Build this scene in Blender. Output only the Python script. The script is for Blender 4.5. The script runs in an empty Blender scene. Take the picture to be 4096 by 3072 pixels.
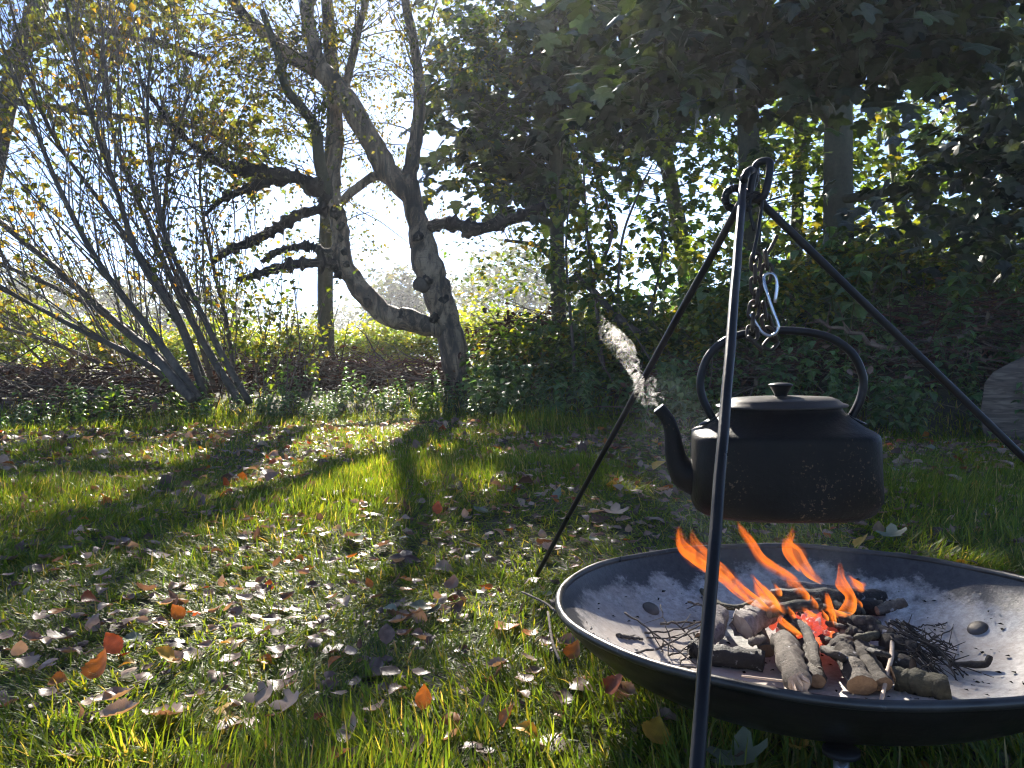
import bpy, math, random
import numpy as np
from mathutils import Vector, Matrix
random.seed(7)
rng = np.random.default_rng(7)
R = math.radians
scene = bpy.context.scene
col = scene.collection

# ------------------------------------------------------------------ camera
CAM_H, PITCH, F = 0.60, math.atan(29 / 770), 770.0
cd = bpy.data.cameras.new('camera')
cd.sensor_width = 36.0
cd.lens = 36.0 * F / 1024
cd.clip_start, cd.clip_end = 0.05, 2000
cam = bpy.data.objects.new('camera', cd)
cam.location = (0, 0, CAM_H)
cam.rotation_euler = (math.pi / 2 - PITCH, 0, 0)
col.objects.link(cam)
scene.camera = cam

# ------------------------------------------------------------------ sky and sun
SUN_AZ, SUN_EL = R(-6.5), R(30)          # azimuth from +Y towards +X
world = bpy.data.worlds.new('World'); scene.world = world
world.use_nodes = True
nt = world.node_tree; nt.nodes.clear()
sky = nt.nodes.new('ShaderNodeTexSky'); sky.sky_type = 'NISHITA'; sky.sun_disc = False
sky.sun_elevation = SUN_EL; sky.sun_rotation = SUN_AZ
sky.air_density = 0.36; sky.dust_density = 0.06; sky.ozone_density = 3.0
bg = nt.nodes.new('ShaderNodeBackground'); bg.inputs['Strength'].default_value = 0.08
outw = nt.nodes.new('ShaderNodeOutputWorld')
# thin cirrus, spread over the whole sky
tc = nt.nodes.new('ShaderNodeTexCoord'); mp = nt.nodes.new('ShaderNodeMapping')
mp.inputs['Scale'].default_value = (1.3, 2.2, 5.0); mp.inputs['Rotation'].default_value = (0, 0, 0.5)
nz = nt.nodes.new('ShaderNodeTexNoise'); nz.inputs['Scale'].default_value = 2.2; nz.inputs['Detail'].default_value = 7
nz.inputs['Roughness'].default_value = 0.6
rp = nt.nodes.new('ShaderNodeValToRGB')
rp.color_ramp.elements[0].position = 0.46; rp.color_ramp.elements[0].color = (1, 1, 1, 1)
rp.color_ramp.elements[1].position = 0.72; rp.color_ramp.elements[1].color = (1.5, 1.42, 1.3, 1)
mul = nt.nodes.new('ShaderNodeMix'); mul.data_type = 'RGBA'; mul.blend_type = 'MULTIPLY'; mul.inputs[0].default_value = 1
nt.links.new(tc.outputs['Generated'], mp.inputs['Vector']); nt.links.new(mp.outputs[0], nz.inputs['Vector'])
nt.links.new(nz.outputs['Fac'], rp.inputs['Fac'])
nt.links.new(sky.outputs[0], mul.inputs[6]); nt.links.new(rp.outputs[0], mul.inputs[7])
nt.links.new(mul.outputs[2], bg.inputs['Color']); nt.links.new(bg.outputs[0], outw.inputs[0])

sl = bpy.data.lights.new('sun', 'SUN'); sl.energy = 5.0; sl.angle = R(0.9); sl.color = (1.0, 0.92, 0.80)
sun = bpy.data.objects.new('sun', sl); col.objects.link(sun)
sdir = Vector((math.sin(SUN_AZ) * math.cos(SUN_EL), math.cos(SUN_AZ) * math.cos(SUN_EL), math.sin(SUN_EL)))
sun.rotation_euler = sdir.to_track_quat('Z', 'Y').to_euler()
sun.location = sdir * 30

vs = scene.view_settings
vs.view_transform = 'Standard'; vs.look = 'None'; vs.exposure = 2.42; vs.gamma = 1.0; vs.use_curve_mapping = False
scene.cycles.use_denoising = True; scene.cycles.filter_width = 1.15
scene.cycles.max_bounces = 8; scene.cycles.diffuse_bounces = 3; scene.cycles.glossy_bounces = 2
scene.cycles.transmission_bounces = 5; scene.cycles.transparent_max_bounces = 16; scene.cycles.volume_bounces = 0
scene.cycles.sample_clamp_indirect = 6.0
scene.cycles.use_adaptive_sampling = False
scene.cycles.volume_step_rate = 1.0

# ------------------------------------------------------------------ layout helpers
_c, _s = math.cos(PITCH), math.sin(PITCH)
def ray(px, py):
    u, v = (px - 512) / F, (384 - py) / F
    return u, _c + _s * v, -_s + _c * v
def W(px, py, Y):                      # a point at distance Y in front of the viewer
    u, dy, dz = ray(px, py); t = Y / dy
    return Vector((u * t, Y, CAM_H + dz * t))
def Wz(px, py, z):                     # a point at height z
    u, dy, dz = ray(px, py); t = (z - CAM_H) / dz
    return Vector((u * t, dy * t, z))
def C1(cx, cy): return 525 + .2256 * cx, 475 + .2256 * cy     # fire bowl study sheet
def ss(a, b, x): t = np.clip((np.asarray(x, float) - a) / (b - a), 0, 1); return t * t * (3 - 2 * t)
_tab = rng.random((64, 64))
def vnoise(x, y, sc=1.0, off=0):
    x = np.asarray(x, float) * sc + off * 17.3; y = np.asarray(y, float) * sc + off * 9.1
    xi, yi = np.floor(x).astype(int), np.floor(y).astype(int); fx, fy = x - xi, y - yi
    fx = fx * fx * (3 - 2 * fx); fy = fy * fy * (3 - 2 * fy)
    g = lambda a, b: _tab[a % 64, b % 64]
    return (g(xi, yi) * (1 - fx) + g(xi + 1, yi) * fx) * (1 - fy) + (g(xi, yi + 1) * (1 - fx) + g(xi + 1, yi + 1) * fx) * fy
def edge_y(x):                         # where the mown grass gives way to rough growth
    return np.interp(x, [-9, -4.2, -2.5, -0.9, 0.2, 1.4, 2.6, 4.0, 9], [5.6, 5.9, 6.7, 7.5, 6.7, 6.1, 5.6, 5.2, 5.0])
def gh(x, y):
    x = np.asarray(x, float); y = np.asarray(y, float)
    near = ss(90, 25, y)
    h = (0.05 * (vnoise(x, y, .9, 1) - .5) + 0.025 * (vnoise(x, y, 3.1, 2) - .5)) * ss(.2, 1.6, y) * near
    h = h + 0.20 * ss(0, 1.3, y - edge_y(x)) * near
    h = h + 0.75 * ss(.3, 3.5, x) * ss(.2, 3.0, y - edge_y(x)) * ss(60, 14, y)
    h = h - 0.06 * ss(-.5, .5, -x - 2.5) * ss(1.2, .3, np.abs(y - edge_y(x) - .5))
    return h

# ------------------------------------------------------------------ mesh helpers
def mk(name, V, Fs, mat=None, parent=None, smooth=True, colors=None, label=None, cat=None, group=None, kind=None, plabel=None):
    me = bpy.data.meshes.new(name)
    if isinstance(Fs, np.ndarray):
        V = np.asarray(V, np.float32); n, k = Fs.shape
        me.vertices.add(len(V)); me.vertices.foreach_set('co', V.ravel())
        me.loops.add(n * k); me.loops.foreach_set('vertex_index', Fs.astype(np.int32).ravel())
        me.polygons.add(n); me.polygons.foreach_set('loop_start', np.arange(0, n * k, k, dtype=np.int32))
        me.polygons.foreach_set('loop_total', np.full(n, k, np.int32))
        me.update(calc_edges=True)
    else:
        me.from_pydata([tuple(v) for v in V], [], [tuple(f) for f in Fs]); me.update()
    if colors is not None:
        a = me.color_attributes.new('Col', 'FLOAT_COLOR', 'POINT')
        c = np.ones((len(me.vertices), 4), np.float32); cc = np.asarray(colors, np.float32); c[:, :cc.shape[1]] = cc
        a.data.foreach_set('color', c.ravel())
    me.polygons.foreach_set('use_smooth', np.full(len(me.polygons), bool(smooth)))
    if mat: me.materials.append(mat)
    o = bpy.data.objects.new(name, me); col.objects.link(o)
    if parent: o.parent = parent
    return tag(o, label, cat, group, kind)
def tag(o, label=None, cat=None, group=None, kind=None):
    for k, v in (('label', label), ('category', cat), ('group', group), ('kind', kind)):
        if v: o[k] = v
    return o
def empty(name, loc=(0, 0, 0), label=None, cat=None, group=None, rz=0):
    o = bpy.data.objects.new(name, None); o.location = loc; o.rotation_euler = (0, 0, rz); col.objects.link(o)
    o.empty_display_size = .05
    return tag(o, label, cat, group)
class MB:
    def __init__(s): s.v, s.f, s.c = [], [], []
    def add(s, V, Fs, c=None):
        b = len(s.v); s.v += [tuple(v) for v in V]; s.f += [tuple(i + b for i in f) for f in Fs]
        if c is not None: s.c += [tuple(c)] * len(V)
        return s
    def build(s, name, mat, parent=None, **k):
        return mk(name, s.v, s.f, mat, parent, colors=s.c if s.c else None, **k)
def smooth_path(pts, n):               # Catmull-Rom through pts (each any dim)
    P = np.array([list(p) for p in pts], float)
    P = np.vstack([2 * P[0] - P[1], P, 2 * P[-1] - P[-2]]); out = []
    m = len(P) - 3
    for i in range(m):
        k = max(2, int(round(n / m)))
        for t in np.linspace(0, 1, k, endpoint=(i == m - 1)):
            a, b, c, d = P[i:i + 4]
            out.append(.5 * ((2 * b) + (-a + c) * t + (2 * a - 5 * b + 4 * c - d) * t * t + (-a + 3 * b - 3 * c + d) * t ** 3))
    return np.array(out)
def tube(path, rad, n=8, caps=True, closed=False, flat=1.0, up=None, jitter=0.0):
    P = np.array([list(p) for p in path], float); m = len(P)
    rad = np.full(m, rad, float) if np.isscalar(rad) else np.array(rad, float)
    T = np.gradient(P, axis=0)
    if closed: T = np.roll(P, -1, 0) - np.roll(P, 1, 0)
    T /= np.linalg.norm(T, axis=1)[:, None] + 1e-12
    u = np.array(up if up is not None else ((0, 0, 1) if abs(T[0][2]) < .9 else (1, 0, 0)), float)
    V = []; ang = np.linspace(0, 2 * np.pi, n, endpoint=False); fix = jitter * (rng.random(n) - .5)
    for i in range(m):
        u = u - T[i] * u.dot(T[i]); u /= np.linalg.norm(u) + 1e-12
        w = np.cross(T[i], u)
        r = rad[i] * (1 + (fix + .45 * jitter * (rng.random(n) - .5) if jitter else 0))
        V.append(P[i] + (np.cos(ang) * r)[:, None] * u + (np.sin(ang) * r * flat)[:, None] * w)
    V = np.vstack(V); Fs = []
    for i in range(m if closed else m - 1):
        j = (i + 1) % m
        for k in range(n):
            Fs.append((i * n + k, i * n + (k + 1) % n, j * n + (k + 1) % n, j * n + k))
    if caps and not closed:
        Fs.append(tuple(range(n))[::-1]); Fs.append(tuple((m - 1) * n + k for k in range(n)))
    return V, Fs
def lathe(prof, n=48):                 # prof: (r, z) from one axis end to the other
    V, Fs = [], []
    ang = np.linspace(0, 2 * np.pi, n, endpoint=False)
    for r, z in prof:
        for a in ang: V.append((r * math.cos(a), r * math.sin(a), z))
    for i in range(len(prof) - 1):
        for k in range(n):
            Fs.append((i * n + k, i * n + (k + 1) % n, (i + 1) * n + (k + 1) % n, (i + 1) * n + k))
    return V, Fs
def euler_mats(yaw, pitch, roll):      # arrays -> (N,3,3): Rz(yaw) Rx(pitch) Ry(roll)
    cy, sy, cp, sp, cr, sr = np.cos(yaw), np.sin(yaw), np.cos(pitch), np.sin(pitch), np.cos(roll), np.sin(roll)
    z, o = np.zeros_like(cy), np.ones_like(cy)
    A = np.stack([np.stack([cy, -sy, z], -1), np.stack([sy, cy, z], -1), np.stack([z, z, o], -1)], -2)
    B = np.stack([np.stack([o, z, z], -1), np.stack([z, cp, -sp], -1), np.stack([z, sp, cp], -1)], -2)
    D = np.stack([np.stack([cr, z, sr], -1), np.stack([z, o, z], -1), np.stack([-sr, z, cr], -1)], -2)
    return A @ B @ D
def scatter(tpl, pos, M, scale, colors):   # many copies of a small tri template -> one vertex/face array
    tv, tf = tpl; n = len(tv); N = len(pos)
    sc = np.asarray(scale, float).reshape(N, 1, -1)
    V = np.einsum('nij,nkj->nki', M, tv[None] * sc) + np.asarray(pos)[:, None]
    Fs = (tf[None] + (np.arange(N) * n)[:, None, None]).reshape(-1, 3)
    return V.reshape(-1, 3), Fs, np.repeat(np.asarray(colors), n, 0)
def cat_arrays(parts):
    V, Fs, Cc, b = [], [], [], 0
    for v, f, c in parts:
        V.append(v); Fs.append(f + b); Cc.append(c); b += len(v)
    return np.vstack(V), np.vstack(Fs), np.vstack(Cc)
def pal(cols, n, jit=.15, w=None):     # random picks from a palette of leaf colours
    cols = np.array(cols, float); i = rng.choice(len(cols), n, p=None if w is None else np.array(w) / np.sum(w))
    return np.clip(cols[i] * (1 + jit * rng.normal(size=(n, 1))) * (1 + .06 * rng.normal(size=(n, 3))), .004, .9)

# leaf templates: length along +Y from the stalk, unit length, folded on the midrib
def tpl_ovate(w=.36, fold=.12, curl=.12):
    ys = [0, .3, .66, 1]; hw = [0, w, w * .78, 0]
    V = [(0, y, -curl * y * y) for y in ys]
    for s in (-1, 1): V += [(s * hw[i], ys[i] + .05, fold * hw[i] / w - curl * ys[i] ** 2) for i in (1, 2)]
    Fs = []
    for a, b in ((4, 5), (6, 7)):
        t = [(0, 1, a), (1, 2, b), (1, b, a), (2, 3, b)]
        Fs += t if a == 4 else [q[::-1] for q in t]
    return np.array(V, float), np.array(Fs)
def tpl_diamond(w=.4, fold=.1):
    return np.array([(0, 0, 0), (-w, .45, fold), (0, 1, -.05), (w, .45, fold)], float), np.array([(0, 2, 1), (0, 3, 2)])
def tpl_maple(curl=.12, fold=.1):
    out = [(0, 0), (.28, .02), (.46, .12), (.34, .24), (.62, .40), (.60, .60), (.36, .55), (.24, .60), (.20, .86), (0, 1.05)]
    full = out + [(-x, y) for x, y in out[-2:0:-1]]
    V = [(0, .36, 0)] + [(x, y, -curl * ((y - .4) ** 2) - fold * abs(x) + .03 * math.sin(9 * y + 5 * x)) for x, y in full]
    n = len(full)
    return np.array(V, float), np.array([(0, 1 + (i + 1) % n, 1 + i) for i in range(n)])
OV, OV2, DI, MA = tpl_ovate(), tpl_ovate(.27, .08, .2), tpl_diamond(), tpl_maple()

# ------------------------------------------------------------------ materials
def mat(name):
    m = bpy.data.materials.new(name); m.use_nodes = True; t = m.node_tree; t.nodes.clear()
    return m, t
def nd(t, typ, **k):
    n = t.nodes.new(typ)
    for a, b in k.items():
        if a in n.inputs: n.inputs[a].default_value = b
        else: setattr(n, a, b)
    return n
def ramp(t, fac, stops):
    r = t.nodes.new('ShaderNodeValToRGB'); e = r.color_ramp.elements
    while len(e) < len(stops): e.new(.5)
    for x, (p, c) in zip(e, stops): x.position = p; x.color = (*c, 1) if len(c) == 3 else c
    t.links.new(fac, r.inputs['Fac']); return r.outputs[0]
def noise(t, scale, detail=5, rough=.55, coord='Object', stretch=(1, 1, 1), dist=0.0):
    tcn = t.nodes.new('ShaderNodeTexCoord'); mpn = t.nodes.new('ShaderNodeMapping'); mpn.inputs['Scale'].default_value = stretch
    n = t.nodes.new('ShaderNodeTexNoise'); n.inputs['Scale'].default_value = scale; n.inputs['Detail'].default_value = detail
    n.inputs['Roughness'].default_value = rough; n.inputs['Distortion'].default_value = dist
    t.links.new(tcn.outputs[coord], mpn.inputs[0]); t.links.new(mpn.outputs[0], n.inputs['Vector'])
    return n.outputs['Fac']
def mixc(t, fac, a, b, blend='MIX'):
    m = t.nodes.new('ShaderNodeMix'); m.data_type = 'RGBA'; m.blend_type = blend
    for i, x in ((0, fac), (6, a), (7, b)):
        if hasattr(x, 'links') or hasattr(x, 'is_linked'): t.links.new(x, m.inputs[i])
        else: m.inputs[i].default_value = (*x, 1) if isinstance(x, tuple) else x
    return m.outputs[2]
def bump(t, h, strength, dist=.01):
    b = t.nodes.new('ShaderNodeBump'); b.inputs['Strength'].default_value = strength; b.inputs['Distance'].default_value = dist
    t.links.new(h, b.inputs['Height']); return b.outputs[0]
def principled(t, color=None, rough=.6, metal=0.0, spec=.5, normal=None):
    p = t.nodes.new('ShaderNodeBsdfPrincipled'); o = t.nodes.new('ShaderNodeOutputMaterial')
    for k, x in (('Base Color', color), ('Roughness', rough), ('Metallic', metal), ('Specular IOR Level', spec), ('Normal', normal)):
        if x is None: continue
        if hasattr(x, 'is_linked'): t.links.new(x, p.inputs[k])
        else: p.inputs[k].default_value = (*x, 1) if isinstance(x, tuple) else x
    t.links.new(p.outputs[0], o.inputs[0]); return p
def leaf_mat(name, trans=.45, tint=(1.5, 1.45, .55), rough=.45, spec=.4, vein=False):
    m, t = mat(name)
    a = nd(t, 'ShaderNodeVertexColor', layer_name='Col')
    n = noise(t, 60, 3)
    c = mixc(t, 1.0, a.outputs[0], ramp(t, n, [(.3, (.75, .75, .75)), (.75, (1.2, 1.2, 1.2))]), 'MULTIPLY')
    p = t.nodes.new('ShaderNodeBsdfPrincipled'); p.inputs['Roughness'].default_value = rough; p.inputs['Specular IOR Level'].default_value = spec
    t.links.new(c, p.inputs['Base Color'])
    tr = t.nodes.new('ShaderNodeBsdfTranslucent'); t.links.new(mixc(t, 1.0, c, tint, 'MULTIPLY'), tr.inputs[0])
    mx = t.nodes.new('ShaderNodeMixShader'); mx.inputs[0].default_value = trans
    o = t.nodes.new('ShaderNodeOutputMaterial')
    t.links.new(p.outputs[0], mx.inputs[1]); t.links.new(tr.outputs[0], mx.inputs[2]); t.links.new(mx.outputs[0], o.inputs[0])
    return m
M_leaf = leaf_mat('leaf_green', .52, (1.55, 1.5, .5), .5, .3)
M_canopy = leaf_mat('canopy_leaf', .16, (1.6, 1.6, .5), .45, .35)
M_brush = leaf_mat('brushwood', .08, (1.3, 1.1, .8), .8, .08)
M_grass = leaf_mat('grass_blade', .55, (1.95, 1.7, .42), .42, .2)
M_litter = leaf_mat('fallen_leaf', .28, (1.6, 1.15, .65), .42, .3)
M_nettle = leaf_mat('nettle_leaf', .4, (1.6, 1.6, .5), .40, .45)
def bark_mat(name, c0, c1, c2, sc=6, stretch=(1, 1, .25), bs=.6, rough=.85):
    m, t = mat(name)
    n = noise(t, sc, 8, .65, stretch=stretch, dist=.4); n2 = noise(t, sc * 5, 5)
    c = ramp(t, n, [(.3, c0), (.52, c1), (.75, c2)])
    c = mixc(t, .35, c, ramp(t, n2, [(.3, c0), (.7, c2)]))
    principled(t, c, rough, normal=bump(t, n, bs, .03)); return m
M_bark = bark_mat('dark_bark', (.022, .017, .012), (.06, .048, .035), (.12, .10, .075))
M_barkivy = bark_mat('mossy_bark', (.015, .016, .008), (.04, .042, .018), (.085, .08, .05))
M_twig = bark_mat('twig_bark', (.05, .036, .026), (.10, .075, .055), (.17, .135, .10), 20)
M_moss = bark_mat('burr_bark', (.008, .006, .005), (.018, .014, .010), (.04, .032, .022), 25, (1, 1, 1), 1.0)
M_dead = bark_mat('dead_wood', (.05, .03, .018), (.115, .07, .042), (.23, .16, .11), 18, (1, 1, .5))
def birch_mat():
    m, t = mat('birch_bark')
    n = noise(t, 5.5, 9, .66, stretch=(1, 1, .35), dist=1.4); fis = noise(t, 26, 8, .7, stretch=(1, 1, .3), dist=.8)
    lent = noise(t, 12, 4, .6, stretch=(.8, .8, 7), dist=.3)
    c = ramp(t, n, [(.40, (.024, .018, .012)), (.48, (.075, .053, .033)), (.54, (.19, .135, .083)), (.78, (.32, .245, .165))])
    c = mixc(t, ramp(t, fis, [(.34, (.9, .9, .9)), (.46, (0, 0, 0))]), c, (.03, .024, .018))
    c = mixc(t, ramp(t, lent, [(.58, (0, 0, 0)), (.66, (.8, .8, .8))]), c, (.05, .04, .03))
    principled(t, c, .75, normal=bump(t, mixc(t, .5, n, fis), .9, .03)); return m
M_birch = birch_mat()
def ground_mat():
    m, t = mat('soil_and_thatch')
    n = noise(t, 3, 8, .65); n2 = noise(t, 40, 4)
    c = ramp(t, n, [(.3, (.018, .015, .009)), (.55, (.04, .038, .016)), (.75, (.065, .07, .022))])
    c = mixc(t, .5, c, ramp(t, n2, [(.3, (.02, .015, .01)), (.7, (.08, .075, .03))]))
    principled(t, c, .9, normal=bump(t, n2, .6, .02)); return m
M_ground = ground_mat()
def iron_mat(name, base=(.010, .010, .011), rough=.36, metal=.4, bs=.15, fleck=None, spec=.2):
    m, t = mat(name)
    n = noise(t, 120, 6, .7); n2 = noise(t, 14, 6)
    c = ramp(t, n2, [(.3, tuple(x * .6 for x in base)), (.7, tuple(x * 1.7 for x in base))])
    if fleck: c = mixc(t, ramp(t, n, [(.62, (0, 0, 0)), (.7, (1, 1, 1))]), c, fleck)
    rr = ramp(t, n2, [(.3, (rough - .1,) * 3), (.7, (rough + .18,) * 3)])
    principled(t, c, rr, metal, spec, bump(t, n, bs, .002)); return m
M_iron = iron_mat('black_iron')
M_chain = iron_mat('rusty_chain_iron', (.035, .026, .02), .5, .5, .4, (.10, .05, .025))
M_steel = iron_mat('bright_steel', (.33, .33, .34), .22, 1.0, .03)

# ================================================================== the ground
gx = np.sinh(np.linspace(-5.6, 5.6, 181)) * 2.2; gy = np.concatenate([np.linspace(-60, -2, 10), np.linspace(-1, 14, 120), 14 + np.geomspace(.3, 480, 50)])
GX, GY = np.meshgrid(gx, gy); GZ = gh(GX, GY)
nx, ny = len(gx), len(gy); ii = np.arange(nx * ny).reshape(ny, nx)
mk('ground', np.stack([GX, GY, GZ], -1).reshape(-1, 3),
   np.stack([ii[:-1, :-1], ii[:-1, 1:], ii[1:, 1:], ii[1:, :-1]], -1).reshape(-1, 4), M_ground, kind='structure')

# ================================================================== growing things: helpers
def nrm(v): return v / (np.linalg.norm(v, axis=-1, keepdims=True) + 1e-9)
def shoots(base, d, L, m=5, wander=.25, grav=0.0):
    base = np.asarray(base, float); N = len(base); d = nrm(np.asarray(d, float)); P = [base]
    st = (np.asarray(L, float) / (m - 1)).reshape(-1, 1) * np.ones((N, 1))
    for _ in range(m - 1):
        d = nrm(d + wander * rng.normal(size=(N, 3)) + np.array([0, 0, -grav])); P.append(P[-1] + d * st)
    return np.stack(P, 1)
def tubes3(P, r0, r1, n=3, c=(.1, .1, .1)):
    N, m, _ = P.shape; T = nrm(np.gradient(P, axis=1)); up = np.where(np.abs(T[..., 2:]) > .9, np.array([1., 0, 0]), np.array([0, 0, 1.]))
    u = nrm(np.cross(T, up)); w = np.cross(T, u)
    r = (np.asarray(r0, float).reshape(-1, 1) * np.ones((N, 1))) * np.linspace(1, 0, m) + (np.asarray(r1, float).reshape(-1, 1) * np.ones((N, 1))) * np.linspace(0, 1, m)
    a = np.linspace(0, 2 * np.pi, n, endpoint=False)
    V = P[:, :, None] + r[:, :, None, None] * (np.cos(a)[:, None] * u[:, :, None] + np.sin(a)[:, None] * w[:, :, None])
    k = np.arange(n); k2 = (k + 1) % n; i = np.arange(m - 1)[:, None] * n
    q = np.stack([np.stack([i + k, i + k2, i + n + k2], -1), np.stack([i + k, i + n + k2, i + n + k], -1)], 2).reshape(-1, 3)
    Fs = (q[None] + (np.arange(N) * m * n)[:, None, None]).reshape(-1, 3)
    V = V.reshape(-1, 3); return V, Fs, np.tile(np.array(c, float), (len(V), 1))
def side_shoots(P, n, L, out=1.0, along=.5, upb=.2, s0=.15, s1=1.0, m=6, wander=.2, grav=0.0):   # off one path or many
    P = np.asarray(P, float); P = P[None] if P.ndim == 2 else P
    i = rng.integers(0, len(P), n); s = rng.uniform(s0, s1, n) * (P.shape[1] - 1); k = np.minimum(s.astype(int), P.shape[1] - 2); f = (s - k)[:, None]
    b = P[i, k] * (1 - f) + P[i, k + 1] * f; T = nrm(P[i, k + 1] - P[i, k]); q = rng.normal(size=(n, 3)); q = nrm(q - T * (q * T).sum(1, keepdims=True))
    d = out * q + along * T + np.array([0, 0, upb]); return shoots(b, d, rng.uniform(L[0], L[1], n), m, wander, grav)
def leaves_on(P, n, size, tpl, cols, pitch=(-.6, .5), off=.02, s0=.1, w=None, jit=.18):
    i = rng.integers(0, len(P), n); s = rng.uniform(s0, 1, n) * (P.shape[1] - 1); k = np.minimum(s.astype(int), P.shape[1] - 2); f = (s - k)[:, None]
    b = P[i, k] * (1 - f) + P[i, k + 1] * f + rng.normal(size=(n, 3)) * off
    return scatter(tpl, b, euler_mats(rng.uniform(0, 6.283, n), rng.normal(pitch[0], pitch[1], n), rng.normal(0, .5, n)), rng.uniform(size[0], size[1], n), pal(cols, n, jit, w))
def in_blobs(blobs, n):                # blobs: (centre, radii, weight)
    w = np.array([b[2] for b in blobs], float); i = rng.choice(len(blobs), n, p=w / w.sum())
    C = np.array([list(b[0]) for b in blobs])[i]; Rr = np.array([list(b[1]) for b in blobs])[i]
    q = nrm(rng.normal(size=(n, 3))) * (rng.random((n, 1)) ** .45); return C + q * Rr, C
def sprays(blobs, n, k, rad, size, tpl, cols, tilt=.25, pitch=(-.35, .35), w=None, jit=.2, top=.535):
    c, cen = in_blobs(blobs, n)
    if top is not None:
        for _ in range(6):
            bad = (c[:, 2] - CAM_H) / c[:, 1] > top; q, q2 = in_blobs(blobs, n); c[bad] = q[bad]; cen[bad] = q2[bad]
    cols = np.array(cols); base = pal(cols, n, jit, w)
    i = np.repeat(np.arange(n), k); a = rng.uniform(0, 6.283, n * k); r_ = rad * np.sqrt(rng.random(n * k))
    tl_ = rng.normal(0, tilt, (n, 2))[i]; dx, dy = r_ * np.cos(a), r_ * np.sin(a)
    pos = c[i] + np.stack([dx, dy, dx * tl_[:, 0] + dy * tl_[:, 1] + rng.normal(0, .04, n * k)], 1)
    cl = np.clip(base[i] * (1 + .16 * rng.normal(size=(n * k, 1))), .004, .9)
    return scatter(tpl, pos, euler_mats(a - math.pi / 2 + rng.normal(0, .7, n * k), rng.normal(pitch[0], pitch[1], n * k), rng.normal(0, .35, n * k)), rng.uniform(size[0], size[1], n * k), cl), c, cen
def PL(pts, n=24):                     # limb from (px, py, half width px, distance)
    return smooth_path([(*W(x, y, D), r / F * D) for x, y, r, D in pts], n)
def limb(parent, name, pts, m_, n=24, sides=12, jit=.10, lump=0, **k):
    Q = PL(pts, n); rad = Q[:, 3].copy()
    if lump: rad = rad * (1 + lump * np.clip(rng.normal(size=len(rad)), -.3, 2.2))
    if m_ is M_birch: Q[1:-1, :3] += rng.normal(size=(len(Q) - 2, 3)) * rad[1:-1, None] * .06; rad = rad * .84 * (1 + .07 * (vnoise(np.arange(len(rad)), 0 * rad, .45, rng.integers(1, 50)) - .5) * 2)
    V, Fs = tube(Q[:, :3] - np.array(parent.location), rad, sides, jitter=jit); mk(name, V, Fs, m_, parent, **k); return Q[:, :3]
def stuff_part(name, parts, m_, parent=None, smooth=False, kind='stuff', **k):
    V, Fs, Cc = cat_arrays(parts)
    if parent is not None: V = V - np.array(parent.matrix_basis.translation)
    return mk(name, V, Fs, m_, parent, smooth, Cc, kind=kind, **k)
TW = (.1, .08, .06)
ORD = ['leftmost', 'second from the left', 'third from the left', 'fourth from the left', 'fifth from the left', 'sixth from the left', 'seventh from the left', 'eighth from the left', 'ninth from the left', 'tenth from the left', 'eleventh from the left', 'twelfth from the left', 'thirteenth from the left', 'fourteenth from the left', 'fifteenth from the left', 'sixteenth from the left', 'seventeenth from the left', 'eighteenth from the left', 'nineteenth from the left']
def nth(i, n): return 'rightmost' if i == n - 1 else ORD[i]

# ------------------------------------------------------------------ the leaning birch
D0 = 8.6
bt = W(462, 392, D0)
birch = empty('birch_tree', (bt.x, bt.y, float(gh(bt.x, bt.y)) - .05), 'old leaning birch with a forked pale trunk at the lawn edge', 'tree')
b0 = W(468, 405, D0)
trunk = [(470, 412, 23, D0), (462, 388, 19, D0), (455, 355, 16.5, D0), (447, 322, 16, D0), (437, 294, 17, D0), (427, 262, 17, D0), (418, 226, 13, D0), (411, 196, 12, D0), (407, 176, 11, D0)]
T0 = limb(birch, 'trunk', trunk, M_birch, 40, 16)
T1 = limb(birch, 'limb', [(408, 182, 10, D0), (413, 155, 8, D0), (418, 120, 7, D0), (419, 90, 6.5, D0 - .05), (416, 55, 5.5, D0 - .1), (406, 5, 5, D0 - .2), (396, -60, 4.5, D0 - .3), (386, -160, 3, D0 - .5)], M_birch, 36)
T2 = limb(birch, 'limb', [(412, 198, 11, D0), (388, 172, 13, D0), (371, 140, 12.5, D0 - .05), (345, 98, 12, D0 - .1), (320, 70, 11.5, D0 - .15), (296, 59, 9, D0 - .2), (268, 36, 7.5, D0 - .3), (240, 10, 6, D0 - .4), (205, -40, 5, D0 - .5), (180, -110, 3, D0 - .5)], M_birch, 44, 14)
T3 = limb(birch, 'limb', [(322, 74, 9, D0 - .15), (314, 48, 8.8, D0 - .1), (308, 20, 8, D0), (308, -10, 7.5, D0 + .1), (312, -70, 6, D0 + .2), (318, -160, 4, D0 + .3)], M_birch, 26)
T4 = limb(birch, 'limb', [(341, 100, 5, D0), (350, 69, 5, D0 + .1), (359, 28, 4.5, D0 + .2), (367, -5, 4, D0 + .3), (380, -80, 3, D0 + .4)], M_birch, 22)
T5 = limb(birch, 'limb', [(448, 328, 12, D0), (428, 326, 13, D0), (408, 320, 13.5, D0), (386, 315, 13, D0), (366, 296, 12.5, D0), (348, 272, 12, D0), (341, 250, 11.5, D0), (340, 226, 11, D0), (333, 203, 11.5, D0), (333, 176, 9.5, D0), (337, 139, 8.5, D0 + .1), (335, 98, 7.5, D0 + .2), (329, 50, 6, D0 + .3), (326, -10, 5, D0 + .3), (322, -90, 3, D0 + .3)], M_birch, 60, 14)
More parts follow.
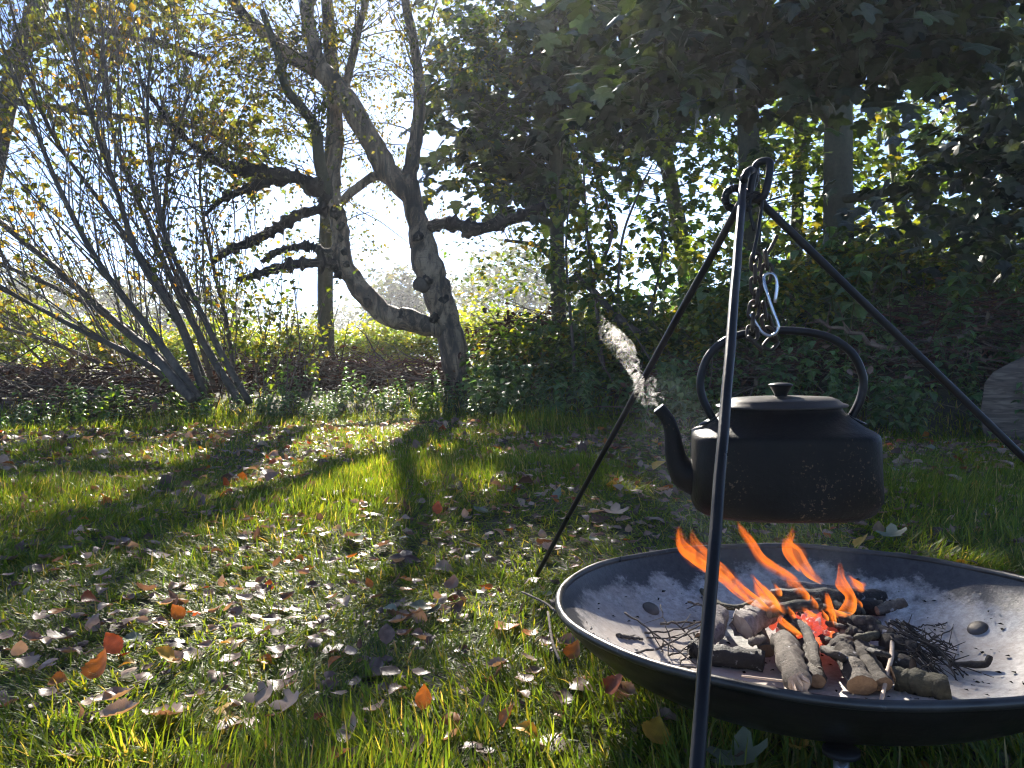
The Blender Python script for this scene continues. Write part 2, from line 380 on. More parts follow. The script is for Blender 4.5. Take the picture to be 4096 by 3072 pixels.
T6 = limb(birch, 'limb', [(332, 206, 7, D0), (320, 165, 6, D0 - .2), (316, 130, 5.5, D0 - .3), (302, 108, 5, D0 - .4), (286, 88, 4.5, D0 - .5), (278, 55, 3.5, D0 - .6), (262, 10, 3, D0 - .7)], M_barkivy, 30, 10)
limb(birch, 'limb', [(340, 203, 5, D0), (356, 188, 5, D0), (372, 178, 5.5, D0), (388, 172, 6, D0)], M_birch, 12, 10)
burrs = [[(332, 198, 6.5, D0), (315, 187, 6, D0 - .2), (296, 177, 5.5, D0 - .4), (262, 171, 5, D0 - .6), (225, 165, 4, D0 - .8), (202, 152, 3, D0 - 1), (182, 135, 2.4, D0 - 1.1), (162, 112, 2, D0 - 1.2), (140, 80, 1.6, D0 - 1.3)],
         [(334, 208, 5, D0), (302, 213, 5, D0 - .2), (278, 227, 5, D0 - .3), (252, 241, 5, D0 - .4), (229, 250, 3.5, D0 - .5), (212, 262, 2, D0 - .6)],
         [(341, 253, 3, D0), (322, 250, 2.6, D0 - .15), (310, 246, 4, D0 - .2), (296, 247, 3.2, D0 - .3), (276, 252, 3, D0 - .4), (262, 262, 2, D0 - .4)],
         [(344, 276, 4, D0), (330, 263, 5, D0 - .1), (312, 263, 4.4, D0 - .2), (294, 264, 4.6, D0 - .3), (273, 269, 3, D0 - .4), (252, 276, 3.4, D0 - .5), (236, 280, 1.6, D0 - .5)],
         [(300, 178, 5, D0 - .4), (270, 182, 4, D0 - .5), (245, 190, 3.4, D0 - .6), (222, 200, 2.5, D0 - .7), (205, 215, 1.6, D0 - .7)],
         [(424, 228, 6, D0), (449, 223, 5, D0 - .2), (477, 229, 5.5, D0 - .4), (509, 219, 3.5, D0 - .6), (545, 205, 2, D0 - .7)]]
BB = []
for bpts in burrs: BB.append(limb(birch, 'burred_branch', bpts, M_moss, 44, 9, .6, .5))
for (x, y, r) in ((341, 238, 3), (344, 252, 3.4), (347, 264, 3), (341, 226, 4), (368, 302, 5), (402, 314, 5), (428, 280, 6), (444, 300, 5), (452, 338, 4), (420, 236, 6), (336, 212, 6), (434, 318, 5)):
    V, Fs = lathe([(.001, -1), (.8, -.6), (1, 0), (.8, .6), (.001, 1)], 9); V = np.array(V) * (1 + .25 * rng.normal(size=(len(V), 1))) * r / F * D0
    o = mk('burr', V, Fs, M_moss, birch); o.location = W(x, y, D0 - .12) - birch.location
V, Fs = tube([W(430, 287, D0) - birch.location, W(418, 284, D0 - .2) - birch.location], [.085, .075], 10, jitter=.1); st_ = mk('cut_stub', V, Fs, M_bark, birch)
# tangle of dead shoots on the limb and trunk
tang = []
for path, n_ in ((T5[2:26], 260), (T0[16:30], 120), (BB[5], 160), (BB[1], 70), (BB[3], 90), (BB[0], 80)):
    tang.append(tubes3(side_shoots(path, n_, (.08, .28), 1, .1, .5, 0, 1, 4, .35), .004, .0015, c=TW))
stuff_part('dead_shoots', tang, M_twig, birch)
prim = np.concatenate([side_shoots(t, n_, (.7, 1.7), 1, .5, .15, s0, 1, 7, .22, .05) for t, n_, s0 in ((T1[:26], 22, .25), (T2[:36], 26, .35), (T3[:16], 12, .1), (T4[:16], 12, .1), (T5[:50], 18, .55), (T6, 20, .2), (BB[0], 24, .3), (BB[4], 12, .3))])
sec = side_shoots(prim, 650, (.35, .95), .8, .4, -.1, .15, 1, 7, .2, .14)
stuff_part('twigs', [tubes3(prim, .008, .0025, 4, TW), tubes3(sec, .0026, .001, 3, TW)], M_bark, birch)
BCOL = [(.08, .09, .022), (.06, .07, .02), (.12, .105, .022), (.16, .12, .022), (.05, .05, .02)]
stuff_part('crown', [leaves_on(sec, 7000, (.032, .052), DI, BCOL, (-.9, .5), .025, .15, [4, 4, 2, 1, 3]), leaves_on(prim, 1500, (.032, .052), DI, BCOL, (-.7, .6), .03)], M_leaf, birch)
low = [T5[34:44]]
# ------------------------------------------------------------------ straight dark trunk behind the birch and others further right
def tree(name, label, pts, m_, D, crown=None, cols=None, n=400, k=10, size=(.07, .12), tpl=OV, rad=.3, group=None, twn=60, base_y=None, w=None, cm=None, tilt=.25, limbs=(), **kw):
    p0 = W(pts[0][0], pts[0][1], D); root = empty(name, (p0.x, p0.y, float(gh(p0.x, p0.y))), label, 'tree', group)
    Q = limb(root, 'trunk', [(x, y, r, D + (q[0] if q else 0)) for x, y, r, *q in pts], m_, 30, 12, .14)
    QL = [Q] + [limb(root, 'limb', l, m_, 18, 8, .14) for l in limbs]
    if crown:
        arr, c, cen = sprays(crown, n, k, rad, size, tpl, cols, tilt, w=w, **kw)
        stuff_part('crown', [arr], cm or M_leaf, root)
        # branches that carry the sprays
        src = np.concatenate(QL); i = ((c[:, None] - src[None]) ** 2).sum(2) + 4 * np.maximum(0, src[None, :, 2] - c[:, None, 2] + .3); j = i.argmin(1)
        a = src[j]; t = np.linspace(0, 1, 7)[None, :, None]; mid = (a + c) / 2 + rng.normal(0, .12, c.shape) + np.array([0, 0, .12])
        PB = a[:, None] * (1 - t) ** 2 + 2 * mid[:, None] * t * (1 - t) + c[:, None] * t ** 2
        sub = side_shoots(PB, twn, (.2, .5), 1, .6, 0, .5, 1, 4)
        stuff_part('branches', [tubes3(PB[:max(1, n // 5)], .008, .002, 4, TW), tubes3(sub, .003, .0012, 3, TW)], m_, root)
    return root
GREEN = [(.055, .09, .03), (.075, .115, .03), (.045, .07, .028)]
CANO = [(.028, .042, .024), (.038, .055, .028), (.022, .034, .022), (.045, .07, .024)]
YGREEN = [(.10, .14, .02), (.14, .16, .02), (.07, .11, .02), (.18, .15, .02)]
B_ = lambda px, py, D, rx, ry, rz, w=1: (W(px, py, D), (rx, ry, rz), w)
tree('straight_tree', 'dark straight trunk standing just behind the curved birch limb', [(328, 412, 8.5), (327, 360, 8), (325, 300, 7.6), (326, 240, 7.2), (329, 180, 6.8), (334, 110, 7), (330, 40, 6), (322, -60, 5), (318, -160, 3)], M_barkivy, 10.2,
     [B_(300, 120, 10.4, 1.6, 1, .9), B_(350, 30, 10.4, 1.4, 1, .8), B_(255, 40, 10.4, .9, .7, .8), B_(340, 240, 10.4, 1.0, .8, .35, .5), B_(225, 130, 10.2, .9, .8, .6, .6)], BCOL, 130, 14, (.04, .07), DI, .32)
tree('slim_tree', 'slim dark trunk right of the birch, with a mossy side branch', [(560, 380, 8), (560, 340, 7.5), (558, 290, 7.2), (557, 230, 7), (556, 160, 6.5), (554, 80, 6), (550, -20, 5), (548, -120, 3)], M_barkivy, 10.8,
     [B_(505, 200, 10.6, 1.0, .8, .45), B_(600, 270, 10.6, .9, .7, .55, .8), B_(510, 265, 10.4, .9, .7, .6, .9), B_(480, 100, 10.4, .9, .8, 1.0), B_(470, 30, 10, .7, .7, .9)], GREEN + YGREEN, 190, 12, (.05, .09), OV, .34,
     limbs=[[(556, 225, 4, 10.8), (530, 218, 3.6, 10.6), (495, 226, 3.4, 10.4), (462, 236, 2.4, 10.2)], [(558, 265, 2.6, 10.8), (536, 246, 2.2, 10.6), (505, 240, 1.6, 10.4)]])
# ivy-clad trunks under the dark canopy
MA2 = tpl_maple(.2, .18)
canopy_l = [B_(545, 75, 11, 1.7, 1.1, 1.15), B_(482, 105, 11.2, .55, .7, .9, .2), B_(610, 35, 10.6, 1.9, 1.2, .9), B_(505, 165, 11.2, .9, .7, .5, .45), B_(605, 115, 10.8, 1.3, .9, .7, .8), B_(560, 188, 11.2, .7, .6, .35, .25), B_(480, 30, 11.4, .5, .6, .8, .18), B_(680, 60, 10.6, 1.0, .9, .8, .5)]
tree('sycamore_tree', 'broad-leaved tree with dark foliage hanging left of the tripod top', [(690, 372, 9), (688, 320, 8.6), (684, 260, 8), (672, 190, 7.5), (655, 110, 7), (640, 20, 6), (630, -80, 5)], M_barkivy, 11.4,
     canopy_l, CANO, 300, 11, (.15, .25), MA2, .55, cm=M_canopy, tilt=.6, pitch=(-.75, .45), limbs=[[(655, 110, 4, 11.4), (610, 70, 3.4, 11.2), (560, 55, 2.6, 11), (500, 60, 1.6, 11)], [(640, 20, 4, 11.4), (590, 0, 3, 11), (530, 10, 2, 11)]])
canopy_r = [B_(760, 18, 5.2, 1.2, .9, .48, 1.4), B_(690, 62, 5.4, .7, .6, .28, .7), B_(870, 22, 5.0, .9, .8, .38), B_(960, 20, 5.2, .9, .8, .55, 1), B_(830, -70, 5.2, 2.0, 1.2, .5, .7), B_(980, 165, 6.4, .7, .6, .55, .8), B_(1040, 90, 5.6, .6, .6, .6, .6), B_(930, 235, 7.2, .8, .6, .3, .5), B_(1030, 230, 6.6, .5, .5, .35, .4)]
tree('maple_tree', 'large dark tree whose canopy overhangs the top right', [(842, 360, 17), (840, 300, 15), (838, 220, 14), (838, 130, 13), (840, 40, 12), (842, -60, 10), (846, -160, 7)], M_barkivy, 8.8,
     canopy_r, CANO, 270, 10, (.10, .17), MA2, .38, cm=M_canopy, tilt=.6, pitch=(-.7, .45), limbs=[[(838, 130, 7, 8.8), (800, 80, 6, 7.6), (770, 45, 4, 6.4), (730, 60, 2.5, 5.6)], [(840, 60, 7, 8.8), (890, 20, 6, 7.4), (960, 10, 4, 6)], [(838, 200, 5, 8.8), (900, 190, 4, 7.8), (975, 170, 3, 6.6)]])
behind = [B_(760, 200, 9.6, 1.3, 1, .9), B_(880, 180, 9.8, 1.5, 1, 1.0), B_(960, 260, 9.6, 1.2, 1, .8), B_(820, 270, 9.4, 1.3, 1, .6), B_(690, 230, 9.4, .5, .8, .6, .4), B_(700, 130, 9.8, 1.0, 1, .5, .6), B_(1000, 110, 10, 1.0, 1, 1.2, .8), B_(1000, 30, 10, 1, 1, 1.0, .7), B_(640, 195, 9.6, .35, .5, .35, .16), B_(860, 60, 10, 1.8, 1, 1, .6)]
tree('ivy_tree', 'ivy-clad trunk straight above the tripod top', [(752, 372, 12), (751, 300, 11.5), (750, 220, 11), (749, 140, 10.5), (746, 50, 10), (744, -60, 8)], M_barkivy, 9.4,
     behind[:6] + [B_(812, 128, 9.8, 1.3, .8, .5, .9)], YGREEN + GREEN, 360, 11, (.07, .12), MA, .36, tilt=.9, pitch=(-.9, .5), w=[3, 2, 3, 1, 2, 2, 2])
tree('ivy_tree', 'thin trunk between the two thick ivy trunks', [(796, 372, 7), (795, 300, 6.5), (797, 220, 6), (800, 130, 6), (806, 40, 5), (810, -60, 4)], M_barkivy, 9.8,
     behind[1:4] + behind[6:], YGREEN + GREEN, 210, 11, (.07, .12), MA, .36, tilt=.9, pitch=(-.9, .5), w=[3, 2, 3, 1, 2, 2, 2])
tree('ivy_tree', 'thin dark trunk near the right edge under the canopy', [(905, 352, 7), (904, 300, 6.5), (900, 220, 6), (893, 130, 5.5), (888, 40, 5), (880, -60, 4)], M_barkivy, 10.2,
     [behind[2], behind[6], behind[7]], YGREEN + GREEN, 150, 11, (.07, .12), MA, .36, tilt=.9, pitch=(-.9, .5), w=[3, 2, 3, 1, 2, 2, 2])
# leafy spray hanging from the canopy, lighter than the rest
sap = W(612, 300, 7.4); so = empty('elder_sapling', (sap.x, sap.y, float(gh(sap.x, sap.y))), 'thin leafy sapling with long bare stems right of the slim trunk', 'sapling')
SP = []
for pts in ([(640, 335, 3.6), (612, 312, 4), (590, 288, 3.6), (575, 272, 2.4)], [(590, 288, 2.4), (602, 262, 2.2), (612, 232, 1.8), (606, 200, 1.3), (600, 175, 1)], [(604, 372, 2), (598, 320, 1.8), (590, 260, 1.5), (585, 200, 1.2), (583, 150, .8)], [(622, 372, 1.8), (618, 310, 1.6), (622, 240, 1.3), (640, 190, 1), (652, 165, .7)], [(640, 372, 1.8), (648, 320, 1.5), (660, 270, 1.2), (664, 220, .8)], [(575, 372, 1.8), (570, 310, 1.6), (566, 250, 1.2), (570, 190, .8)]):
    SP.append(limb(so, 'stem', [(x, y, r, 7.4) for x, y, r in pts], M_bark, 20, 7))
ssp = np.concatenate([side_shoots(p, 12, (.25, .7), 1, .7, .3, .2, 1, 5, .2) for p in SP])
stuff_part('twigs', [tubes3(ssp, .004, .0015, 3, TW)], M_bark, so); stuff_part('crown', [leaves_on(ssp, 900, (.06, .11), OV, GREEN + YGREEN, (-.4, .5), .03)], M_leaf, so)

# ------------------------------------------------------------------ fanned coppice shrub on the left
shr = W(215, 398, 7.0); so = empty('coppice_shrub', (shr.x, shr.y, float(gh(shr.x, shr.y))), 'bare many-stemmed shrub fanning out to the left', 'shrub')
stems = [[(192, 400, 7.5), (150, 352, 7), (116, 323, 6.5), (60, 272, 5.5), (0, 222, 4.5), (-60, 170, 3)], [(200, 400, 7), (152, 333, 6), (100, 265, 5), (60, 190, 4), (28, 110, 3), (0, 40, 2.4)], [(205, 398, 6), (180, 325, 5.5), (140, 260, 5), (118, 195, 4), (98, 135, 3.4), (78, 70, 2.8), (65, 0, 2)],
         [(240, 402, 6.5), (205, 345, 6), (172, 280, 5), (140, 205, 4.2), (115, 140, 3.4), (106, 70, 2.6), (100, 0, 2)], [(250, 404, 6), (222, 355, 5.5), (195, 300, 4.6), (165, 235, 4), (150, 165, 3.2), (148, 90, 2.2), (155, 30, 1.5)], [(198, 402, 6), (140, 360, 5), (80, 330, 4), (20, 298, 3), (-40, 270, 2)],
         [(190, 404, 4.5), (130, 378, 4), (70, 350, 3.4), (10, 330, 2.6), (-50, 318, 2)], [(205, 402, 5), (130, 330, 4.4), (60, 290, 3.6), (-10, 260, 3)], [(212, 398, 5), (170, 300, 4.4), (110, 215, 3.6), (50, 130, 3), (20, 40, 2.2), (0, -40, 1.6)], [(236, 400, 4), (228, 330, 3.6), (212, 260, 3), (200, 190, 2.2), (205, 120, 1.5)],
         [(180, 405, 3.6), (110, 392, 3.2), (40, 384, 2.6), (-20, 392, 1.8)], [(218, 400, 4.5), (190, 310, 4), (165, 240, 3), (170, 160, 2.2), (190, 90, 1.4)]]
SS = []
for i, p in enumerate(stems):
    dd = 6.6 + .14 * i; SS.append(limb(so, 'stem', [(x, y, r * .62, dd - .25 * j * ((i % 3) - 1)) for j, (x, y, r) in enumerate(p)], M_bark, 30, 8, .12))
sh1 = np.concatenate([side_shoots(p, 30, (.8, 2.2), .5, .8, .55, .15, 1, 7, .06) for p in SS]); sh2 = side_shoots(sh1, 1000, (.25, .8), .7, .7, .2, .15, 1, 5, .14)
stuff_part('shoots', [tubes3(sh1, .007, .0025, 4, TW), tubes3(sh2, .003, .0013, 3, TW)], M_twig, so)
stuff_part('crown', [leaves_on(sh2, 2600, (.035, .07), OV, [(.09, .10, .025), (.13, .11, .02), (.06, .075, .02), (.2, .13, .02)], (-.3, .6), .03), leaves_on(sh1, 900, (.035, .07), OV, [(.09, .10, .025), (.22, .13, .02)], (-.3, .6), .03)], M_leaf, so)
# young upright suckers between shrub and birch
for i, (x, h, D) in enumerate([(232, 120, 7.3), (246, 150, 7.6), (262, 110, 7.4), (274, 170, 8.0), (285, 95, 7.5), (300, 130, 8.2), (222, 170, 7.8), (310, 80, 7.8)]):
    p = W(x, 402, D); z0 = float(gh(p.x, p.y)); o = empty('sapling', (p.x, p.y, z0), f'thin upright sapling beside the coppice shrub, {nth([1, 2, 3, 4, 5, 6, 0, 7][i], 8)} of eight', 'sapling', 'suckers between shrub and birch')
    P = shoots([(p.x, p.y, z0)] * 3, np.array([[.1, 0, 1], [-.25, .1, 1], [.3, -.1, 1]]), [h / F * D * 1.25, h / F * D, h / F * D * .8], 7, .06)
    q = side_shoots(P, 16, (.15, .5), .6, .8, .3, .25, 1, 5, .12)
    stuff_part('stem', [tubes3(P, .008, .003, 5, TW), tubes3(q, .003, .0012, 3, TW)], M_twig, o, kind=None); stuff_part('crown', [leaves_on(q, 90, (.04, .08), OV, YGREEN, (-.2, .5), .02)], M_leaf, o)
# autumn maple above it
tree('autumn_maple', 'maple turning yellow and orange at the top left', [(-40, 400, 12), (-30, 300, 11), (-12, 200, 10), (8, 100, 9), (22, 50, 9), (40, 0, 8), (60, -80, 6)], M_bark, 9.6,
     [B_(160, 40, 9.4, 1.5, .9, .6), B_(215, 130, 9.2, .9, .6, .5, .8), B_(110, 10, 9.2, 1.2, .8, .5), B_(255, 175, 9.2, .6, .5, .22, .35), B_(60, 90, 9.4, 1.0, .8, .6, .6), B_(100, -60, 9.4, 1.8, 1, .6, .8), B_(20, 210, 9, .6, .5, .5, .2), B_(15, 318, 8.6, .35, .3, .2, .12)], [(.075, .09, .02), (.11, .11, .022), (.17, .135, .022), (.25, .12, .02), (.055, .062, .02)], 210, 11, (.07, .115), MA, .36, w=[4, 3, 1.6, .6, 4], tilt=.7, pitch=(-.8, .5),
     limbs=[[(22, 50, 5, 9.6), (80, 30, 4, 9.5), (150, 40, 3, 9.4), (210, 60, 2, 9.3)], [(8, 100, 4, 9.6), (70, 110, 3.4, 9.5), (140, 120, 3, 9.4), (200, 128, 2.4, 9.2), (235, 150, 1.6, 9.2)]])

# ------------------------------------------------------------------ sunlit bushes beyond, and the far tree line
def bush(name, label, x, y, rx, rz, cols, n, k, size, group, tpl=OV, m_=M_leaf, cat='bush', stems=8, z0=None):
    g = float(gh(x, y)) if z0 is None else z0; o = empty(name, (x, y, g), label, cat, group)
    bl = [((x + rng.normal() * rx * .45, y + rng.normal() * rx * .35, g + rz * rng.uniform(.35, .8)), (rx * .6, rx * .5, rz * .42), 1) for _ in range(5)]
    arr, c, cen = sprays(bl, n, k, .16 * max(1, rz), size, tpl, cols, .4); stuff_part('foliage', [arr], m_, o)
    b = np.tile([x, y, g], (stems, 1)) + np.c_[rng.normal(0, rx * .3, (stems, 2)), np.zeros(stems)]
    stuff_part('stem', [tubes3(shoots(b, rng.normal(0, .35, (stems, 3)) + [0, 0, 1], rng.uniform(.6, 1, stems) * rz, 6, .1), .012 * rz, .003, 4, TW)], M_twig, o, kind=None); return o
BR1 = [(.20, .27, .03), (.26, .30, .035), (.15, .22, .03), (.28, .26, .03)]
for i, (px, D, rx, rz) in enumerate([(8, 11, .7, 1.2), (70, 13, .9, .95), (125, 12.5, .8, 1.1), (180, 13.5, .9, .95), (235, 13, .9, 1.0), (280, 12.4, .8, .95), (340, 13, .9, 1.05), (385, 12.5, .7, .95), (432, 13.2, .8, 1.0), (500, 12.4, .9, 1.1), (570, 13, 1.0, 1.0)]):
    bush('sunlit_bush', f'bright yellow-green bush behind the brushwood, {nth(i, 11)} in the row', (px - 512) / F * D, D, rx, rz, BR1, 240, 12, (.06, .10), 'sunlit bushes behind the brushwood', DI)
fcols = [(.06, .075, .035), (.08, .085, .035), (.05, .06, .035)]
for i, (px, D, rx, rz) in enumerate([(-10, 62, 7, 7.6), (45, 70, 7, 8), (100, 66, 6, 6.8), (150, 75, 7, 8.5), (185, 60, 3.5, 6.0), (240, 110, 9, 7), (300, 120, 9, 8), (355, 105, 8, 7), (400, 60, 3.5, 7), (430, 90, 7, 8.5), (480, 70, 5, 8), (530, 60, 5, 9.5), (580, 85, 7, 9), (640, 95, 8, 7), (690, 90, 8, 6.5), (750, 80, 8, 8), (830, 75, 8, 8), (920, 70, 8, 8.5), (1010, 66, 8, 9)]):
    bush('far_tree', f'hazy distant tree on the horizon, {nth(i, 19)} in the line', (px - 512) / F * D, D, rx, rz, fcols if i != 14 else [(.2, .12, .04)], 170, 12, (.35, .7), 'far tree line', DI, cat='tree', stems=3, z0=0)

# ------------------------------------------------------------------ brushwood heaps
def heap(name, label, cx, cy, rx, ry, h, n, nl, lcols, tw, base=None):
    x = cx + rng.normal(0, rx * .55, n).clip(-rx, rx); y = cy + rng.normal(0, ry * .55, n).clip(-ry, ry)
    top = h * np.clip(1 - ((x - cx) / rx) ** 4, .15, 1) * np.clip(1 - ((y - cy) / ry) ** 2, .1, 1)
    z = gh(x, y) + top * rng.random(n) ** .7
    d = rng.normal(size=(n, 3)) * [1, .5, .18]
    P = shoots(np.c_[x, y, z], d, rng.uniform(.2, .9, n), 5, .16)
    parts = [tubes3(P, rng.uniform(.002, .010, n), .0015, 4, TW)]
    j = rng.integers(0, n, nl); lp = P[j, 2] + rng.normal(0, .06, (nl, 3))
    parts.append(scatter(OV2, lp, euler_mats(rng.uniform(0, 6.3, nl), rng.normal(-.4, .7, nl), rng.normal(0, .8, nl)), rng.uniform(.04, .10, nl), pal(lcols, nl)))
    V, Fs, Cc = cat_arrays(parts); nt_ = len(parts[0][0]); Cc[:nt_] = np.repeat(pal(tw, n), len(parts[0][0]) // n, 0)
    return mk(name, V, Fs, M_brush, smooth=False, colors=Cc, label=label, cat='brushwood', kind='stuff')
DBR = [(.055, .028, .018), (.085, .042, .026), (.04, .024, .018)]
TWC = [(.09, .065, .05), (.16, .125, .10), (.06, .04, .03), (.12, .06, .04)]
heap('brushwood_heap', 'long low heap of red-brown brushwood behind the lawn', -2.1, 8.9, 2.0, .6, .36, 1300, 1500, DBR, TWC)
heap('brushwood_heap', 'low dark brushwood heap below the shrub at the far left', -4.4, 7.2, 1.6, .5, .34, 800, 500, [(.08, .05, .03), (.12, .08, .05)], TWC)
heap('brushwood_heap', 'mound of dead bracken right of the birch foot', .25, 9.0, .75, .5, .85, 700, 1500, DBR, TWC)
heap('brushwood_heap', 'grey-brown branch heap on the bank at the right', 4.2, 6.9, 1.3, .6, .55, 1000, 700, [(.15, .10, .07), (.22, .16, .12), (.10, .06, .04)], TWC)
heap('brushwood_heap', 'dark branch litter under the nettles behind the kettle', 2.2, 7.0, 1.1, .6, .28, 500, 400, [(.11, .06, .035), (.16, .11, .08)], TWC)
for i, (a, b, r, lb) in enumerate([((1030, 345, 6.6), (905, 352, 6.5), .016, 'long pale branch lying across the heap at the right'), ((888, 350, 6.4), (812, 318, 6.7), .022, 'brown branch slanting down through the bank behind the tripod leg'), ((1024, 372, 6.3), (935, 362, 6.3), .013, 'thin grey branch low on the right heap'),
        ((1024, 300, 7), (968, 262, 7.1), .011, 'bare arching branch at the top of the right heap'), ((850, 392, 6.2), (800, 398, 6.2), .012, 'short pale stick on the ground behind the kettle handle'), ((560, 352, 8.2), (498, 362, 8.3), .015, 'pale crooked branch on the bracken mound')]):
    A_, B2 = W(*a), W(*b); o = empty('fallen_branch', A_, lb, 'branch')
    P = np.array([A_.lerp(B2, t) - A_ for t in np.linspace(0, 1, 9)]) + rng.normal(0, .015, (9, 3)); V, Fs = tube(P, np.linspace(r, r * .5, 9), 7, jitter=.15); mk('stem', V, Fs, M_dead, o)
    q = side_shoots(P, 7, (.1, .4), .7, .7, .1, .2, 1, 5, .15); V, Fs, _ = tubes3(q, r * .35, r * .12, 4); mk('twig', V, Fs, M_dead, o)

# ------------------------------------------------------------------ cut log at the right edge
lc = W(1046, 410, 5.2); lo = empty('log_round', (lc.x, lc.y, 0), 'thick sawn log round lying at the right edge of the lawn', 'log')
def sawn_mat():
    m, t = mat('sawn_log_face'); n = noise(t, 6, 6, .65, stretch=(1, 1, 7), dist=.8); n2 = noise(t, 3, 4)
    c = ramp(t, n, [(.3, (.04, .028, .02)), (.5, (.11, .078, .055)), (.72, (.22, .165, .12))]); c = mixc(t, ramp(t, n2, [(.45, (0, 0, 0)), (.7, (.7, .7, .7))]), c, (.06, .05, .045))
    principled(t, c, .85, normal=bump(t, n, .5, .01)); return m
n = 28; rr = .39 * (1 + .05 * rng.normal(size=n)); aa = np.linspace(0, 2 * np.pi, n, endpoint=False); dirn = np.array([.72, 1, 0]) / 1.232; sdv = np.array([1, -.72, 0]) / 1.232
ringf = lambda s, y: np.array([sdv * (r_ * s * math.cos(a)) + np.array([0, 0, 1]) * (r_ * s * math.sin(a)) + dirn * y for r_, a in zip(rr, aa)]) + np.array([0, 0, lc.z])
V = np.vstack([ringf(1, 0), ringf(1.02, .15), ringf(1, .35), ringf(1.0, .55)]); mk('bark', V, [(i * n + k, i * n + (k + 1) % n, (i + 1) * n + (k + 1) % n, (i + 1) * n + k) for i in range(3) for k in range(n)], M_bark, lo)
V = np.vstack([ringf(1, 0), ringf(.96, -.012), ringf(.5, -.02), ringf(.01, -.018)]); mk('cut_end', V, [(i * n + k, i * n + (k + 1) % n, (i + 1) * n + (k + 1) % n, (i + 1) * n + k) for i in range(3) for k in range(n)], sawn_mat(), lo)

# ------------------------------------------------------------------ nettles and brambles along the edge
def serrate(w=.36):                    # nettle leaf with toothed edge
    n_ = 6; mid = [(0, y, -.25 * y * y) for y in np.linspace(0, 1, 4)]; V = list(mid); Fs = []
    for s in (-1, 1):
        b = len(V); ys = np.linspace(.02, .98, 2 * n_)
        for i, y in enumerate(ys): V.append((s * w * math.sin(math.pi * min(1, y ** .75 * 1.02)) * (1 if i % 2 else .84) + s * .01, y, .1 * math.sin(math.pi * y) - .25 * y * y))
        for i in range(2 * n_ - 1):
            m0 = min(3, int(ys[i] * 3 + .5)); m1 = min(3, int(ys[i + 1] * 3 + .5)); f = [(m0, b + i + 1, b + i)] if m0 == m1 else [(m0, b + i + 1, b + i), (m0, m1, b + i + 1)]
            Fs += f if s < 0 else [q[::-1] for q in f]
    return np.array(V, float), np.array(Fs)
NET = serrate()
NC = {'dark': [(.075, .14, .05), (.10, .16, .055), (.06, .11, .045)], 'lit': [(.14, .21, .03), (.11, .18, .03), (.18, .24, .04)]}  # same nettle twice: the brighter set has sunlight painted into its leaf colour
def nettle_mesh(h, key, nst=3, sz=.085):
    st = shoots(np.c_[rng.normal(0, .07, (nst, 2)), np.zeros(nst)], rng.normal(0, .22, (nst, 3)) + [0, 0, 1], rng.uniform(.7, 1, nst) * h, 8, .06); parts = []
    for s_ in st:
        for k_ in range(2, 8):
            yw = (k_ % 2) * 1.57 + rng.uniform(-.3, .3)
            for q in (0, 1.571, 3.1416, 4.712)[:(2 if k_ % 2 else 4)]:
                n1 = np.array([s_[k_]]); parts.append(scatter(NET, n1, euler_mats(np.array([yw + q]), np.array([rng.normal(-.25, .25)]), np.array([rng.normal(0, .2)])), [sz * rng.uniform(.75, 1.25) * (.8 if k_ == 7 else 1)], pal(NC[key], 1)))
    return tubes3(st, .0035, .002, 4, (.08, .10, .03)), cat_arrays(parts)
NV = {}
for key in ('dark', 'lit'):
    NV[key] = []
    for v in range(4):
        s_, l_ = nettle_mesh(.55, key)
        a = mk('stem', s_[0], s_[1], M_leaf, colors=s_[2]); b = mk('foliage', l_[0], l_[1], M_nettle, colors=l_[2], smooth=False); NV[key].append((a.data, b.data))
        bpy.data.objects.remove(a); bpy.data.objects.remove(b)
def nettle(x, y, key, s, label, group):
    v = NV[key][rng.integers(0, 4)]; o = empty('nettle_plant', (x, y, float(gh(x, y))), label, 'plant', group, rng.uniform(0, 6.28)); o.scale = (s, s, s * rng.uniform(.85, 1.15))
    for nm, me in zip(('stem', 'foliage'), v):
        c = bpy.data.objects.new(nm, me); col.objects.link(c); c.parent = o
def nz_(x):
    px = 512 + x / 6.5 * F
    for lim, w in ((90, 'at the far left'), (170, 'below the left stems of the shrub'), (250, 'at the foot of the coppice shrub'), (340, 'before the straight dark trunk'), (420, 'before the brushwood heap'), (500, 'beside the birch foot'), (560, 'just right of the birch'), (620, 'below the slim trunk'), (680, 'left of the steam'), (740, 'between the left and front tripod legs'), (800, 'above the kettle lid'), (860, 'behind the kettle handle'), (920, 'right of the kettle handle'), (980, 'below the right tripod leg')):
        if px < lim: return w
    return 'beside the log round'
def sw(s): return 'small' if s < .7 else ('mid-sized' if s < .86 else 'large')
for i in range(160):
    x = rng.uniform(-.35, 4.6); y = float(edge_y(x)) + rng.uniform(-.1, 1.9) ** 1.0
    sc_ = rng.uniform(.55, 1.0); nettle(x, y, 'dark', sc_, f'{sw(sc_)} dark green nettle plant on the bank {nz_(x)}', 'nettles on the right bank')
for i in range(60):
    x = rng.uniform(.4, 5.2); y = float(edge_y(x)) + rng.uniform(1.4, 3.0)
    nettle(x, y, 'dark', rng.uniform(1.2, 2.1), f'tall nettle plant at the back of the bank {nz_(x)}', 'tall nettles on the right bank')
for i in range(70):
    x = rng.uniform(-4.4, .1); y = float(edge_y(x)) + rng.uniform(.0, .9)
    nettle(x, y, 'dark', rng.uniform(.3, .6), f'low shaded nettle at the far lawn edge {nz_(x)}', 'low nettles along the far lawn edge')
